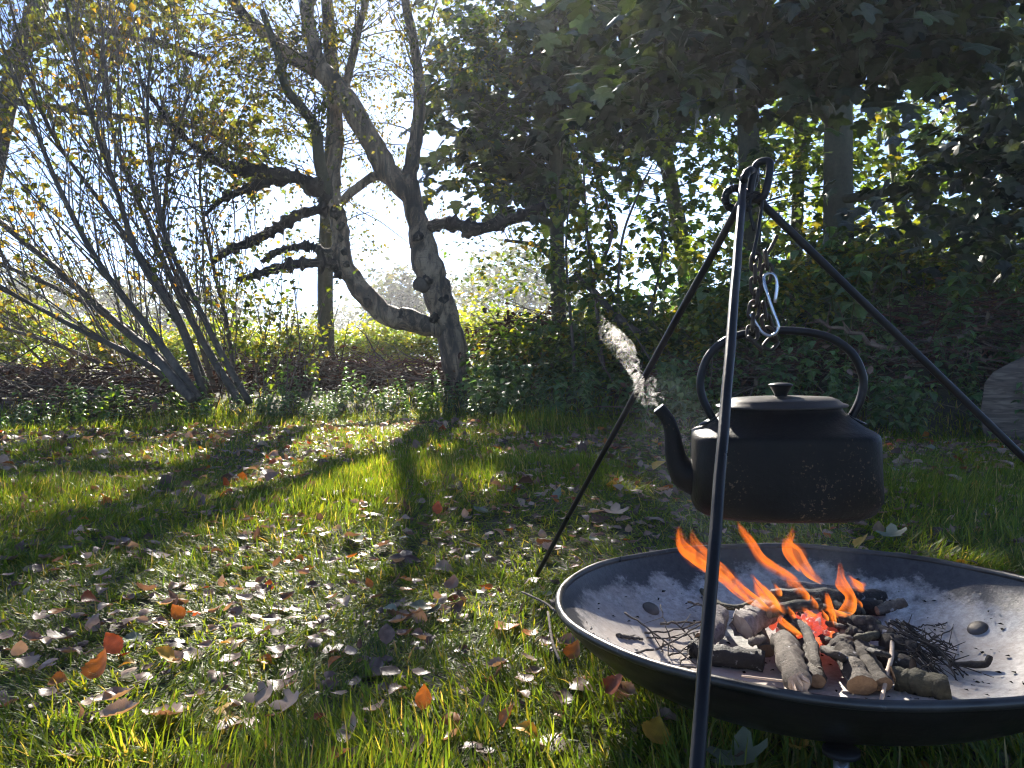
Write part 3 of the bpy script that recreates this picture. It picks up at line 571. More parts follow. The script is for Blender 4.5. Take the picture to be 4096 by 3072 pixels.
for i, (px, D, s, lb) in enumerate([(100, 6.6, .75, 'bright sunlit nettle clump at the left lawn edge'), (120, 6.7, .7, 'sunlit nettle just right of the left clump'), (178, 6.9, 1.05, 'tallest bright nettle in front of the shrub foot'), (80, 6.3, .5, 'small bright nettle low at the left'), (283, 7.6, .9, 'bright leafy nettle in front of the brushwood heap'), (428, 7.6, .7, 'bright nettle clump at the foot of the birch'), (60, 6.2, .45, 'smallest bright nettle at the far left'), (205, 6.9, .6, 'bright nettle beneath the fanned stems'), (345, 7.7, .5, 'sunlit nettle in front of the straight trunk'), (700, 6.9, .6, 'sunlit nettle left of the tripod leg')]):
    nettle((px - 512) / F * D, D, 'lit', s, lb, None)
for i, (px, D, rx, rz) in enumerate([(600, 7.8, .8, .8), (680, 7.6, .8, .9), (760, 7.4, .8, .95), (840, 7.6, .9, .9), (930, 7.4, .8, .85), (1010, 7.8, .8, 1.1), (540, 8.2, .6, .6)]):
    bush('bramble_bush', f'dark green bramble bush on the bank, {nth([1, 2, 3, 4, 5, 6, 0][i], 7)} of seven', (px - 512) / F * D, D, rx, rz, GREEN + YGREEN, 150, 10, (.05, .09), 'brambles on the bank')

# ================================================================== tripod over the fire
APEX = W(752, 190, 1.20)
trip = empty('cooking_tripod', (APEX.x, APEX.y, 0), 'black iron rod tripod standing over the fire bowl', 'tripod')
tl = lambda p: Vector(p) - Vector(trip.location)
ROD = .0062
def H(cx, cy, d=1.2): return W(700 + .0452 * cx, 155 + .0452 * cy, d)
def path_obj(name, pts, r, mat_, parent, n=12, m=40, loc=True, **k):
    P = smooth_path([tl(p) if loc else p for p in pts], m); P[1:-1] += rng.normal(0, .0004, (len(P) - 2, 3))
    V, Fs = tube(P, r, n); return mk(name, V, Fs, mat_, parent, **k)
foot_l, foot_r, foot_f = Wz(534, 580, -.03), W(1318, 745, 1.26), None
top_f = H(960, 560, 1.195); b_f = W(697, 768, .60); foot_f = top_f + (b_f - top_f) * ((top_f.z + .03) / (top_f.z - b_f.z))
# the near leg, its end bent over into an eye
path_obj('leg', [foot_f, foot_f.lerp(top_f, .35), foot_f.lerp(top_f, .7), H(930, 900, 1.185), H(985, 520, 1.195), H(1100, 345, 1.205), H(1215, 420, 1.22), H(1180, 640, 1.225), H(1060, 860, 1.222), H(1010, 1000, 1.212)],
         ROD, M_iron, trip, m=60)
# the far left leg with a round eye
pl = [foot_l, foot_l.lerp(H(760, 1270, 1.225), .5), H(700, 1420, 1.225), H(790, 1230, 1.222)]
cl, rl = Vector((790, 970)), 232
pl += [H(cl.x + rl * math.cos(a), cl.y + rl * math.sin(a), 1.222 - .012 * i / 9) for i, a in enumerate(np.linspace(R(120), R(395), 10))]
path_obj('leg', pl, ROD, M_iron, trip, m=70)
# the right leg with its eye
pr = [foot_r, foot_r.lerp(H(1420, 1090, 1.215), .5), H(1700, 1390, 1.217), H(1440, 1130, 1.215)]
pr += [H(1180 + 210 * math.cos(a), 1060 + 150 * math.sin(a), 1.215 + .014 * math.sin(a * .5)) for a in np.linspace(R(20), R(-255), 9)]
path_obj('leg', pr, ROD, M_iron, trip, m=70)
# the oblong link that joins the three eyes
cL = H(1330, 560, 1.205); up = (H(1420, 230, 1.205) - H(1300, 900, 1.205)).normalized(); sd = Vector((.72, -.62, 0)).normalized()
hh, hw = .030, .0135
rim = []
for a in np.linspace(0, 2 * math.pi, 48, endpoint=False):
    ca, sa = math.cos(a), math.sin(a)
    rim.append(cL + sd * hw * (abs(ca) ** .75) * np.sign(ca) + up * ((hh - hw) * np.clip(sa * 1.6, -1, 1) + hw * sa))
V, Fs = tube([tl(p) for p in rim], ROD * .95, 12, closed=True); mk('joining_link', V, Fs, M_iron, trip)

# ------------------------------------------------------------------ hooks and chain
def F2(cx, cy, d=1.19): return W(675 + .1326 * cx, 155 + .1326 * cy, d)
def hook(name, pts, r, m_, label, cat):
    base = pts[-1]; o = empty(name, base, label, cat)
    P = smooth_path([Vector(p) - base for p in pts], 60); V, Fs = tube(P, r, 10); mk('wire', V, Fs, m_, o); return o
hook('wire_hook', [F2(597, 575, 1.2), F2(566, 440, 1.2), F2(562, 370, 1.2), F2(582, 302, 1.2), F2(618, 286, 1.2), F2(655, 315, 1.2), F2(652, 400, 1.195), F2(622, 600, 1.19), F2(596, 720, 1.19), F2(592, 775, 1.19), F2(606, 800, 1.195), F2(622, 770, 1.2)],
     .0026, M_iron, 'thin black wire hook hanging from the top of the tripod', 'hook')
hook('wire_hook', [F2(772, 606, 1.2), F2(735, 680, 1.2), F2(698, 745, 1.2), F2(688, 775, 1.203), F2(676, 762, 1.206)], .0028, M_chain,
     'short straight dark hook end sticking up out of the chain', 'hook')
hook('kettle_hook', [F2(753, 1112, 1.185), F2(768, 1000, 1.185), F2(760, 930, 1.185), F2(735, 897, 1.187), F2(700, 897, 1.192), F2(668, 925, 1.192), F2(690, 1030, 1.186), F2(740, 1180, 1.182), F2(772, 1262, 1.18), F2(778, 1310, 1.18),
     F2(752, 1352, 1.182), F2(705, 1362, 1.19), F2(655, 1335, 1.198), F2(610, 1270, 1.198), F2(568, 1198, 1.198)], .0026, M_steel,
     'shiny bent steel hook that carries the kettle handle', 'hook')
def chain(pts, n, label, flip=0):
    P = smooth_path(pts, 60); L = np.r_[0, np.cumsum(np.linalg.norm(np.diff(P, axis=0), axis=1))]
    o = empty('chain', pts[0], label, 'chain'); tot = L[-1]; pitch = tot / n
    for i in range(n):
        s = (i + .5) * pitch; c = np.array([np.interp(s, L, P[:, k]) for k in range(3)]); c2 = np.array([np.interp(min(s + .004, tot), L, P[:, k]) for k in range(3)])
        c1 = np.array([np.interp(max(s - .004, 0), L, P[:, k]) for k in range(3)]); d = Vector(c2 - c1).normalized()
        ax = (Vector((1, 0, 0)) if (i + flip) % 2 == 0 else Vector((.25, 1, 0))); ax = (ax + Vector(rng.normal(size=3) * .18)); ax = (ax - d * ax.dot(d)).normalized()
        a, b = pitch * .72, .0078
        pts_ = [Vector(c) - Vector(pts[0]) + d * ((a - b) * np.clip(math.sin(t) * 2, -1, 1) + b * math.sin(t)) + ax * b * (abs(math.cos(t)) ** .7) * np.sign(math.cos(t)) for t in np.linspace(0, 2 * math.pi, 24, endpoint=False)]
        V, Fs = tube(pts_, .0029, 8, closed=True); mk('link', V, Fs, M_chain, o)
chain([F2(612, 760, 1.2), F2(602, 900, 1.2), F2(612, 1050, 1.2), F2(590, 1200, 1.2), F2(585, 1300, 1.198), F2(590, 1400, 1.186), F2(640, 1445, 1.182)], 8, 'rusty iron chain strand on the left, hooked below the wire hook')
chain([F2(680, 745, 1.205), F2(690, 880, 1.206), F2(655, 1020, 1.207), F2(675, 1180, 1.207), F2(700, 1290, 1.207), F2(740, 1390, 1.216), F2(700, 1450, 1.205)], 8, 'rusty iron chain strand on the right, wrapped under the kettle handle', 1)

# ------------------------------------------------------------------ kettle
def kettle_mat():
    m, t = mat('sooty_kettle')
    n = noise(t, 55, 7, .7); n2 = noise(t, 9, 6, .6); sc = noise(t, 190, 4, .65); patch = noise(t, 9, 5, .6)
    c = ramp(t, n2, [(.3, (.002, .002, .0024)), (.7, (.008, .0075, .007))])
    spots = mixc(t, 1.0, ramp(t, sc, [(.59, (0, 0, 0)), (.64, (1, 1, 1))]), ramp(t, patch, [(.50, (0, 0, 0)), (.62, (1, 1, 1))]), 'MULTIPLY')
    c = mixc(t, spots, c, (.085, .06, .036))
    c = mixc(t, ramp(t, n, [(.66, (0, 0, 0)), (.8, (.5, .5, .5))]), c, (.07, .06, .055))
    rr = ramp(t, n2, [(.3, (.36,) * 3), (.7, (.6,) * 3)])
    principled(t, c, rr, .1, .11, bump(t, mixc(t, .75, n, n2), .55, .010)); return m
M_kettle = kettle_mat()
KC = Vector((.428, 1.215, 0)); KZ = .352
ket = empty('kettle', (KC.x, KC.y, KZ), 'large soot-black kettle hanging over the fire', 'kettle', rz=R(-9))
ket.rotation_euler = (R(1.0), R(-1.2), R(-9))
def rings(prof, n=72, e=2.6):          # prof: (half length, half width, height, exponent)
    V, Fs = [], []
    for ax, ay, z, ex in prof:
        for a in np.linspace(0, 2 * np.pi, n, endpoint=False):
            ca, sa = math.cos(a), math.sin(a)
            V.append((ax * abs(ca) ** (2 / ex) * np.sign(ca), ay * abs(sa) ** (2 / ex) * np.sign(sa), z))
    for i in range(len(prof) - 1):
        for k in range(n): Fs.append((i * n + k, i * n + (k + 1) % n, (i + 1) * n + (k + 1) % n, (i + 1) * n + k))
    Fs.append(tuple(range(n))[::-1]); Fs.append(tuple((len(prof) - 1) * n + k for k in range(n)))
    return V, Fs
A, B = .1405, .104
body = [(.05, .03, .003, 2.5), (A - .03, B - .03, 0, 2.8), (A - .014, B - .014, .002, 2.8), (A - .005, B - .005, .008, 2.8), (A - .001, B - .001, .016, 2.8), (A, B, .028, 3.9), (A - .0015, B - .0015, .07, 3.9), (A - .003, B - .003, .119, 3.9),
        (A - .0042, B - .0038, .1255, 3.8), (A - .0085, B - .0075, .1295, 3.5), (A - .018, B - .017, .1345, 3.0), (A - .036, B - .034, .148, 2.4), (A - .047, B - .045, .158, 2.3), (A - .05, B - .048, .164, 2.2), (A - .05, B - .048, .168, 2.2)]
V, Fs = rings(body); mk('body', V, Fs, M_kettle, ket)
lidp = [(A - .052, B - .05, .1665, 2.2), (A - .0415, B - .040, .1665, 2.2), (A - .0405, B - .039, .1682, 2.2), (A - .0415, B - .040, .1698, 2.2), (A - .048, B - .046, .1715, 2.2), (A - .054, B - .051, .1765, 2.2), (A - .063, B - .058, .1805, 2.2), (A - .095, B - .075, .1825, 2.1), (.02, .012, .1835, 2)]
V, Fs = rings(lidp); lid = mk('lid', V, Fs, iron_mat('brown_black_lid', (.028, .024, .021), .42, .3, .2), ket)
V, Fs = lathe([(.0, .182), (.0095, .182), (.0095, .185), (.0105, .188), (.0168, .1985), (.0188, .2005), (.0185, .202), (.012, .204), (0, .205)], 32); mk('knob', V, Fs, M_iron, lid)
hp = [(-.098, 0, .142), (-.108, 0, .155), (-.121, 0, .185), (-.1225, 0, .215), (-.108, 0, .252), (-.075, 0, .277), (-.03, 0, .2855), (.02, 0, .2855), (.07, 0, .275), (.105, 0, .25), (.122, 0, .213), (.120, 0, .182), (.107, 0, .152), (.100, 0, .142)]
P = smooth_path(hp, 70); V, Fs = tube(P, .0085, 14, up=(0, 1, 0), flat=.75); mk('handle', V, Fs, M_iron, ket)
for s in (-1, 1):
    mb = MB(); t_ = np.array([(s * .092, 0, .1565), (s * .104, 0, .1475), (s * .118, 0, .141), (s * .126, 0, .1385)])
    V, Fs = tube(t_, [.014, .016, .014, .007], 12, up=(0, 1, 0), flat=.22); mk('bracket', V, Fs, M_iron, ket)
sp = [(-.128, .055, .036), (-.150, .062, .029), (-.164, .078, .0225), (-.170, .1, .0185), (-.1725, .122, .0155), (-.178, .142, .0135), (-.187, .156, .0125), (-.196, .166, .0125)]
Q = smooth_path([(x, 0, z, r) for x, z, r in [(-.128 + (x + .128) * .9, z, r * (.95 if i < 2 else .84)) for i, (x, z, r) in enumerate(sp)]], 36)
V, Fs = tube(Q[:, :3], Q[:, 3], 18, caps=False, up=(0, 1, 0))
n = 18; m_ = len(Q); inner, Fi = tube(Q[-12:, :3], Q[-12:, 3] - .002, 18, caps=False, up=(0, 1, 0)); b0 = len(V)
V = np.vstack([V, inner]); Fs = Fs + [tuple(i + b0 for i in f)[::-1] for f in Fi]
for k in range(n): Fs.append(((m_ - 1) * n + k, (m_ - 1) * n + (k + 1) % n, b0 + 11 * n + (k + 1) % n, b0 + 11 * n + k))
spt = mk('spout', V, Fs, M_kettle, ket)
V, Fs = tube(list(inner[-18:]), .0016, 6, closed=True); mk('lip', V, Fs, iron_mat('worn_lip', (.3, .28, .26), .4, .6), spt)

# ------------------------------------------------------------------ fire bowl
BC = Vector((.474, 1.198, CAM_H - .386)); BR = .4
bowl = empty('fire_bowl', BC, 'wide black steel fire bowl with ash inside', 'fire bowl')
bowl.rotation_euler = (-.039, -.021, 0)
prof_r = [0, .06, .12, .18, .24, .29, .33, .36, .385, .396]; prof_z = [-.128, -.1272, -.124, -.117, -.104, -.086, -.064, -.042, -.018, 0]
def bowl_z(x, y):                      # inner surface height in world space
    dx, dy = x - BC.x, y - BC.y
    return BC.z + float(np.interp(math.hypot(dx, dy), prof_r, prof_z)) - .039 * dy + .021 * dx
def bowl_mat():
    m, t = mat('ashy_steel')
    tcn = nd(t, 'ShaderNodeTexCoord'); sx = nd(t, 'ShaderNodeSeparateXYZ'); t.links.new(tcn.outputs['Object'], sx.inputs[0])
    n = noise(t, 9, 8, .72); n2 = noise(t, 85, 7, .75); n3 = noise(t, 3.5, 4)
    mr = nd(t, 'ShaderNodeMapRange'); t.links.new(sx.outputs['Z'], mr.inputs[0])
    mr.inputs[1].default_value = -.10; mr.inputs[2].default_value = -.01; mr.inputs[3].default_value = .34; mr.inputs[4].default_value = -.22
    ad = nd(t, 'ShaderNodeMath', operation='ADD'); t.links.new(mr.outputs[0], ad.inputs[0]); t.links.new(n, ad.inputs[1])
    ash = ramp(t, ad.outputs[0], [(.42, (0, 0, 0)), (.52, (.75, .75, .75)), (.66, (1, 1, 1))])
    steel = ramp(t, n2, [(.3, (.012, .012, .014)), (.7, (.045, .042, .042))])
    ashc = ramp(t, n2, [(.28, (.16, .16, .16)), (.5, (.40, .40, .39)), (.72, (.68, .67, .65))])
    ashc = mixc(t, ramp(t, n3, [(.4, (0, 0, 0)), (.62, (.8, .8, .8))]), ashc, (.36, .30, .25))
    principled(t, mixc(t, ash, steel, ashc), ramp(t, ash, [(0, (.4,) * 3), (1, (.75,) * 3)]), .2, .5, bump(t, n2, .35, .004)); return m
n = 96
V, Fs = lathe([(max(r, .001), z) for r, z in zip(*[smooth_path(list(zip(prof_r, prof_z)), 40)[:, i] for i in (0, 1)])], n); Fs.append(tuple(range(n)))
Fs = [f[::-1] for f in Fs]; shell = mk('dish', V, [f[::-1] for f in Fs], bowl_mat(), bowl)
op = [(.001, -.136)] + [(r + .004 * r / .4, z - .006) for r, z in zip(prof_r[1:], prof_z[1:])]
V, Fs = lathe([(r, z) for r, z in smooth_path(op, 40)], n); mk('outer_shell', V, Fs, iron_mat('bowl_outside', (.008, .007, .006), .34, .2, .25, (.03, .018, .01)), bowl)
V, Fs = tube([(BR * math.cos(a), BR * math.sin(a), .001 + .0012 * math.sin(5 * a + 1) + .0008 * math.sin(11 * a)) for a in np.linspace(0, 2 * math.pi, n, endpoint=False)], .0062, 10, closed=True)
mk('rim', V, Fs, iron_mat('worn_rim', (.045, .043, .042), .34, .7, .2, (.12, .11, .10)), bowl)
M_rivet = iron_mat('rivet_steel', (.10, .09, .08), .5, .6, .5)
for az in (134, 14, -106):
    rr = .312; x, y = rr * math.cos(R(az)), rr * math.sin(R(az)); z = float(np.interp(rr, prof_r, prof_z))
    V, Fs = lathe([(.0165, -.003), (.0165, .001), (.0135, .005), (.007, .0068), (0.0005, .007)], 24)
    o = mk('rivet', V, Fs, M_rivet, bowl); o.location = (x, y, z); o.rotation_euler = Vector((-x * 1.35, -y * 1.35, .8)).to_track_quat('Z', 'Y').to_euler()
    leg = mk('leg', *lathe([(0.0005, -BC.z - .02), (.0092, -BC.z - .02), (.0092, z - .022), (.0005, z - .022)], 20), M_steel, bowl); leg.location = (x, y, 0)
    w_ = mk('washer', *lathe([(0.0005, -.003), (.021, -.003), (.021, .003), (.0005, .003)], 28), M_iron, leg); w_.location = (0, 0, z - .019)

# ------------------------------------------------------------------ firewood
def wood_mat(name, c0, c1, c2, rough=.8, bs=.8, ashy=0.0):
    m, t = mat(name); n = noise(t, 170, 7, .7, stretch=(1, 1, 1)); n2 = noise(t, 55, 6, .65)
    c = ramp(t, n2, [(.34, c0), (.5, c1), (.72, c2)]); c = mixc(t, .4, c, ramp(t, n, [(.3, c0), (.7, c2)]))
    if ashy: c = mixc(t, ramp(t, noise(t, 60, 4), [(.68 - ashy * .2, (0, 0, 0)), (.74 - ashy * .2, (.9, .9, .9))]), c, (.55, .53, .52))
    ch = nd(t, 'ShaderNodeVertexColor', layer_name='Col'); sx = nd(t, 'ShaderNodeSeparateColor'); t.links.new(ch.outputs[0], sx.inputs[0])
    c = mixc(t, sx.outputs[0], c, (.007, .006, .006))
    principled(t, c, rough, normal=bump(t, n, bs, .006)); return m
M_wbark = wood_mat('firewood_bark', (.016, .012, .009), (.04, .031, .023), (.095, .075, .056), ashy=.06)
M_wpale = wood_mat('pale_firewood_bark', (.04, .032, .024), (.10, .082, .064), (.22, .185, .15), ashy=.12)
M_wmoss = wood_mat('lichen_bark', (.022, .019, .012), (.055, .05, .028), (.12, .11, .065))
M_char = wood_mat('charred_wood', (.006, .006, .006), (.014, .013, .012), (.04, .035, .03), .6, 1.0, .3)
M_cut = wood_mat('cut_wood', (.14, .08, .042), (.24, .145, .08), (.36, .24, .14), .75, .4)
M_torn = wood_mat('torn_wood', (.45, .32, .22), (.6, .47, .35), (.72, .6, .48), .7, .5)
M_ashy = wood_mat('ashed_wood', (.08, .066, .058), (.22, .19, .17), (.46, .42, .39), .85, 1.0)
def log_pts(pts):                      # pts: (cx, cy on the study sheet, height above the bowl floor)
    out = []
    for cx, cy, h in pts:
        z = .12
        for _ in range(6): p = Wz(*C1(cx, cy), z); z = bowl_z(p.x, p.y) + h
        out.append(Wz(*C1(cx, cy), z))
    return out
def log(pts, r, m_, label, name='firewood_log', cutm=None, group=None, n=12, jit=.16, kink=.0, cat='log'):
    r = np.array(r) * (1.1 if name == 'firewood_log' else 1.0); r = r if r.ndim else float(r)
    P = log_pts(pts); base = P[0].copy(); root = empty(name, base, label, cat, group)
    Q = smooth_path([p - base for p in P], 14) ; m = len(Q)
    Q[1:-1] += rng.normal(size=(m - 2, 3)) * (float(np.mean(r)) * .08 + kink)
    rad = (np.full(m, r) if np.isscalar(r) else np.interp(np.linspace(0, 1, m), np.linspace(0, 1, len(r)), r)) * (1 + .07 * rng.normal(size=m))
    V, Fs = tube(Q, rad, n, caps=False, jitter=jit); dist = np.linalg.norm(V + np.array(base) - np.array(FIRE_C), axis=1) + .02 * rng.normal(size=len(V)); chf = (1 - ss(.045, .12, dist))[:, None] * np.ones(3); mk('bark', V, Fs, m_, root, colors=chf)
    for e, (i, j) in enumerate(((0, 1), (m - 1, m - 2))):
        d = Q[i] - Q[j]; d /= np.linalg.norm(d); ring = V[i * n:(i + 1) * n]; c = ring.mean(0)
        vv = np.vstack([c + (ring - c) * 1.0 - d * .0005, c + (ring - c) * .6 + d * .0006, [c + d * .0004]])
        ff = [(k, (k + 1) % n, n + (k + 1) % n, n + k) for k in range(n)] + [(n + k, n + (k + 1) % n, 2 * n) for k in range(n)]
        mk('cut_end', vv, ff, cutm or M_cut, root)
    return root
FIRE_C = log_pts([(1280, 620, .03)])[0]
log([(1140, 725, .034), (1175, 820, .026), (1215, 925, .019)], [.019, .0195, .0165], M_wpale, 'pale barked log with a torn splintered near end', cutm=M_torn, n=16)
log([(1245, 760, .026), (1268, 830, .02), (1298, 915, .014)], .0115, M_wbark, 'thin dark log just right of the torn pale log')
log([(1395, 745, .040), (1440, 830, .03), (1495, 935, .017)], [.014, .0155, .0165], M_wbark, 'straight dark log with a clean round cut end facing out', n=16)
log([(1482, 755, .040), (1530, 840, .028), (1588, 930, .015)], [.012, .0135, .013], M_wbark, 'dark log lying against the right side of the round-ended log')
log([(1635, 897, .017), (1750, 918, .016), (1880, 940, .015)], [.016, .0155, .015], M_wmoss, 'brown split log lying crosswise at the right front of the fire', n=7, jit=.3)
log([(962, 672, .042), (1010, 640, .04), (1080, 600, .038)], [.0225, .021, .02], M_ashy, 'ashy white birch log with its hollow end towards the viewer', cutm=M_torn, n=16, jit=.28)
log([(1080, 610, .066), (1180, 585, .068), (1305, 568, .066)], [.0085, .0098, .0085], M_wmoss, 'lichen green stick lying across the top of the fire')
log([(1040, 472, .05), (1200, 492, .056), (1410, 512, .052)], [.008, .0095, .008], M_ashy, 'ash-whitened stick at the back of the fire', cutm=M_char)
log([(1090, 528, .05), (1300, 540, .054), (1440, 550, .05), (1582, 545, .045)], [.009, .014, .017, .012], M_char, 'thick charred black log across the back of the flames', cutm=M_char)
log([(1330, 560, .04), (1450, 575, .038), (1590, 590, .034)], [.014, .016, .012], M_char, 'burnt black log under the thick charred one', cutm=M_char)
log([(1560, 602, .045), (1630, 580, .05), (1690, 563, .055)], [.007, .009, .007], M_wpale, 'short split stick with a pale upper edge at the right of the flames')
log([(1330, 612, .045), (1420, 645, .045), (1530, 690, .04), (1620, 725, .035)], [.009, .011, .014, .014], M_wbark, 'crooked dark log pointing right from the embers', n=12)
log([(1530, 645, .055), (1545, 690, .044), (1550, 720, .03)], [.008, .0085, .008], M_wbark, 'stubby knotted branch end standing on the crooked log')
log([(1590, 745, .03), (1660, 765, .026), (1725, 790, .022)], [.0165, .017, .016], M_wbark, 'dark log end pointing right, half hidden under twigs', n=14)
log([(1560, 800, .018), (1640, 830, .016), (1720, 850, .014)], .014, M_wbark, 'shadowed dark log beneath the twigs at the right')
log([(1160, 640, .05), (1235, 680, .05), (1268, 740, .042), (1290, 830, .03), (1305, 870, .024)], [.008, .0088, .009, .008, .006], M_wbark, 'bent dark branch curving down over the front logs')
log([(1425, 690, .045), (1450, 700, .042), (1480, 720, .036)], .0115, M_wbark, 'short thick stub sitting on the front logs')
log([(740, 760, .015), (850, 800, .016), (1060, 830, .014)], [.015, .016, .015], M_char, 'blackened log lying low behind the front leg', cutm=M_char)
log([(860, 620, .03), (830, 690, .03), (790, 740, .026)], [.016, .017, .015], M_ashy, 'ashy grey log end leaning left behind the front leg')
log([(1010, 640, .02), (1050, 720, .018), (1070, 780, .015)], .011, M_wbark, 'dark stick standing in the gap left of the torn log')
log([(1890, 838, .008), (1960, 838, .0085), (2042, 838, .009), (2062, 802, .018)], [.0035, .0045, .005, .004], M_wbark, 'dark twig with an upturned hooked tip on the right of the bowl floor', name='firewood_stick', cat='stick')
log([(720, 466, .03), (790, 520, .035), (870, 575, .04), (960, 585, .045), (1060, 545, .05)], [.0055, .0065, .006, .006, .005], M_wmoss, 'crooked lichen covered branch reaching out to the left', name='firewood_stick', cat='stick')
log([(1620, 645, .04), (1627, 780, .036), (1600, 900, .02), (1578, 1010, .004)], [.003, .0036, .0034, .0026], M_torn, 'pale bare twig hanging down over the front logs', name='firewood_stick', cat='stick', jit=.1)
log([(960, 890, .01), (1100, 908, .012), (1250, 922, .02)], [.0016, .002, .002], M_torn, 'long thin straw coloured twig crossing the torn log end', name='firewood_stick', cat='stick')
for i in range(26):
    cx, cy = rng.normal(1290, 140), rng.uniform(530, 790); a = rng.uniform(-.5, .9); L = rng.uniform(60, 150); h = rng.uniform(.02, .05)
    log([(cx, cy, h), (cx + L * .5 * math.cos(a), cy + L * .5 * math.sin(a) * .7, h + .006), (cx + L * math.cos(a), cy + L * math.sin(a) * .7, h - .004)], rng.uniform(.0045, .009), [M_wbark, M_char, M_wpale, M_wmoss][i % 4],
        'small broken ' + ['dark', 'charred', 'greyish', 'mossy'][i % 4] + ' stick wedged among the burning logs', name='firewood_stick', cat='stick', group=['dark', 'charred', 'greyish', 'mossy'][i % 4] + ' sticks among the logs', n=8, jit=.3, cutm=M_char if i % 4 == 1 else None)
def twig(pts, r, m_, label, group):
    P = log_pts(pts); b = P[0].copy(); Q = smooth_path([p - b for p in P], 12); Q[1:-1] += rng.normal(size=(len(Q) - 2, 3)) * .0012
    mb = MB(); mb.add(*tube(Q, np.linspace(r, r * .6, len(Q)), 6))
    for i in range(2):
        k = rng.integers(3, len(Q) - 2); d = rng.normal(size=3) * .012; mb.add(*tube([Q[k], Q[k] + d * .6, Q[k] + d * 1.6], [r * .6, r * .5, r * .3], 5))
    o = mb.build('kindling_twig', m_, label=label, cat='twig', group=group); o.location = b
LT, RT = 'thin dry twig in the bundle on the left of the fire', 'thin dark twig in the bundle on the right of the fire'
for pts, r in [([(442, 610, .03), (560, 690, .03), (760, 840, .01)], .0021), ([(486, 792, .004), (640, 745, .02), (790, 655, .035)], .0023), ([(530, 698, .01), (660, 690, .02), (790, 645, .03)], .002), ([(600, 660, .012), (700, 655, .02), (800, 650, .03)], .0026),
               ([(540, 720, .006), (650, 720, .012), (780, 690, .02)], .0017), ([(600, 575, .05), (630, 690, .03), (655, 800, .004)], .0011), ([(640, 800, .004), (720, 770, .01), (800, 720, .02)], .0015), ([(690, 830, .004), (730, 780, .015), (770, 700, .03)], .0014),
               ([(720, 562, .03), (780, 575, .03), (860, 590, .035)], .0024), ([(620, 860, .003), (700, 850, .004), (790, 855, .004)], .0022), ([(410, 712, .003), (470, 722, .003), (520, 728, .003)], .004), ([(660, 900, .002), (720, 890, .003), (800, 885, .003)], .002)]:
    twig(pts, r, M_wpale if r > .0015 else M_wbark, LT, 'kindling on the left')
for i in range(26):
    a = rng.uniform(0, 1); x0, y0 = 1590 + 90 * rng.random(), 640 + 90 * rng.random()
    x1, y1 = x0 + rng.uniform(150, 300), y0 + rng.uniform(110, 250)
    if y1 > 915: y1 = 915 - 30 * rng.random()
    twig([(x0, y0, .045), ((x0 + x1) / 2 + 20 * rng.normal(), (y0 + y1) / 2 - 15, .03), (x1, y1, .006)], rng.uniform(.001, .0023), M_wbark, RT, 'kindling on the right')
for i in range(10):
    x0, y0 = rng.uniform(1740, 1900), rng.uniform(660, 860)
    twig([(x0, y0, .02), (x0 + 40, y0 - 12, .024), (x0 + rng.uniform(60, 130), y0 - rng.uniform(-30, 70), .02)], .0013, M_wbark, RT, 'kindling on the right')
# splinters torn from the pale log
P = log_pts([(1215, 925, .019)])[0]
sp_ = empty('torn_splinter', P, 'pale torn wood splinters at the broken log end', 'splinters')
for i in range(11):
    a = rng.uniform(0, 6.28); d = Vector((.004 * rng.normal(), -.022 - .012 * rng.random(), -.006 + .006 * rng.normal())); s0 = Vector((math.cos(a) * .010, .006, math.sin(a) * .010))
    V, Fs = tube([s0, s0 + d * .6, s0 + d], [.005, .004, .0012], 4, flat=.45); mk('splinter', V, Fs, M_torn, sp_, smooth=False)
# embers
def ember_mat(name, col_, st, dark):
    m, t = mat(name); n = noise(t, 90, 5, .7); p = principled(t, ramp(t, n, [(.35, dark), (.65, (.45, .43, .42))]), .9)
    t.links.new(ramp(t, noise(t, 45, 3), [(.42, (0, 0, 0)), (.62, col_)]), p.inputs['Emission Color']); p.inputs['Emission Strength'].default_value = st; return m
EM = [ember_mat('glowing_ember', (1, .09, .02), .32, (.12, .02, .012)), ember_mat('ashy_ember', (1, .12, .05), .1, (.35, .3, .28)), ember_mat('hot_ember', (1, .2, .04), .55, (.2, .03, .01))]
ico = []
for k in range(5):
    V, Fs = lathe([(.0001, -1), (.75, -.6), (1, 0), (.7, .65), (.0001, .9)], 7); V = np.array(V) * (1 + .28 * rng.normal(size=(len(V), 1)))
    me = bpy.data.meshes.new('ember'); me.from_pydata([tuple(v) for v in V], [], Fs); ico.append(me)
for i in range(95):
    cx, cy = rng.normal(1270, 75), rng.normal(668, 42)
    p = log_pts([(cx, cy, .016 + .026 * max(0, 1 - abs(cx - 1270) / 160) * rng.random())])[0]
    me = ico[i % 5].copy(); me.materials.append(EM[rng.choice(3, p=[.5, .32, .18])]); o = bpy.data.objects.new('ember', me); col.objects.link(o)
    o.location = p; s = rng.uniform(.004, .0095); o.scale = (s * 1.3, s, s * .8); o.rotation_euler = rng.uniform(0, 6, 3)
    tag(o, 'small glowing ember in the heart of the fire', 'ember', 'embers in the heart of the fire')
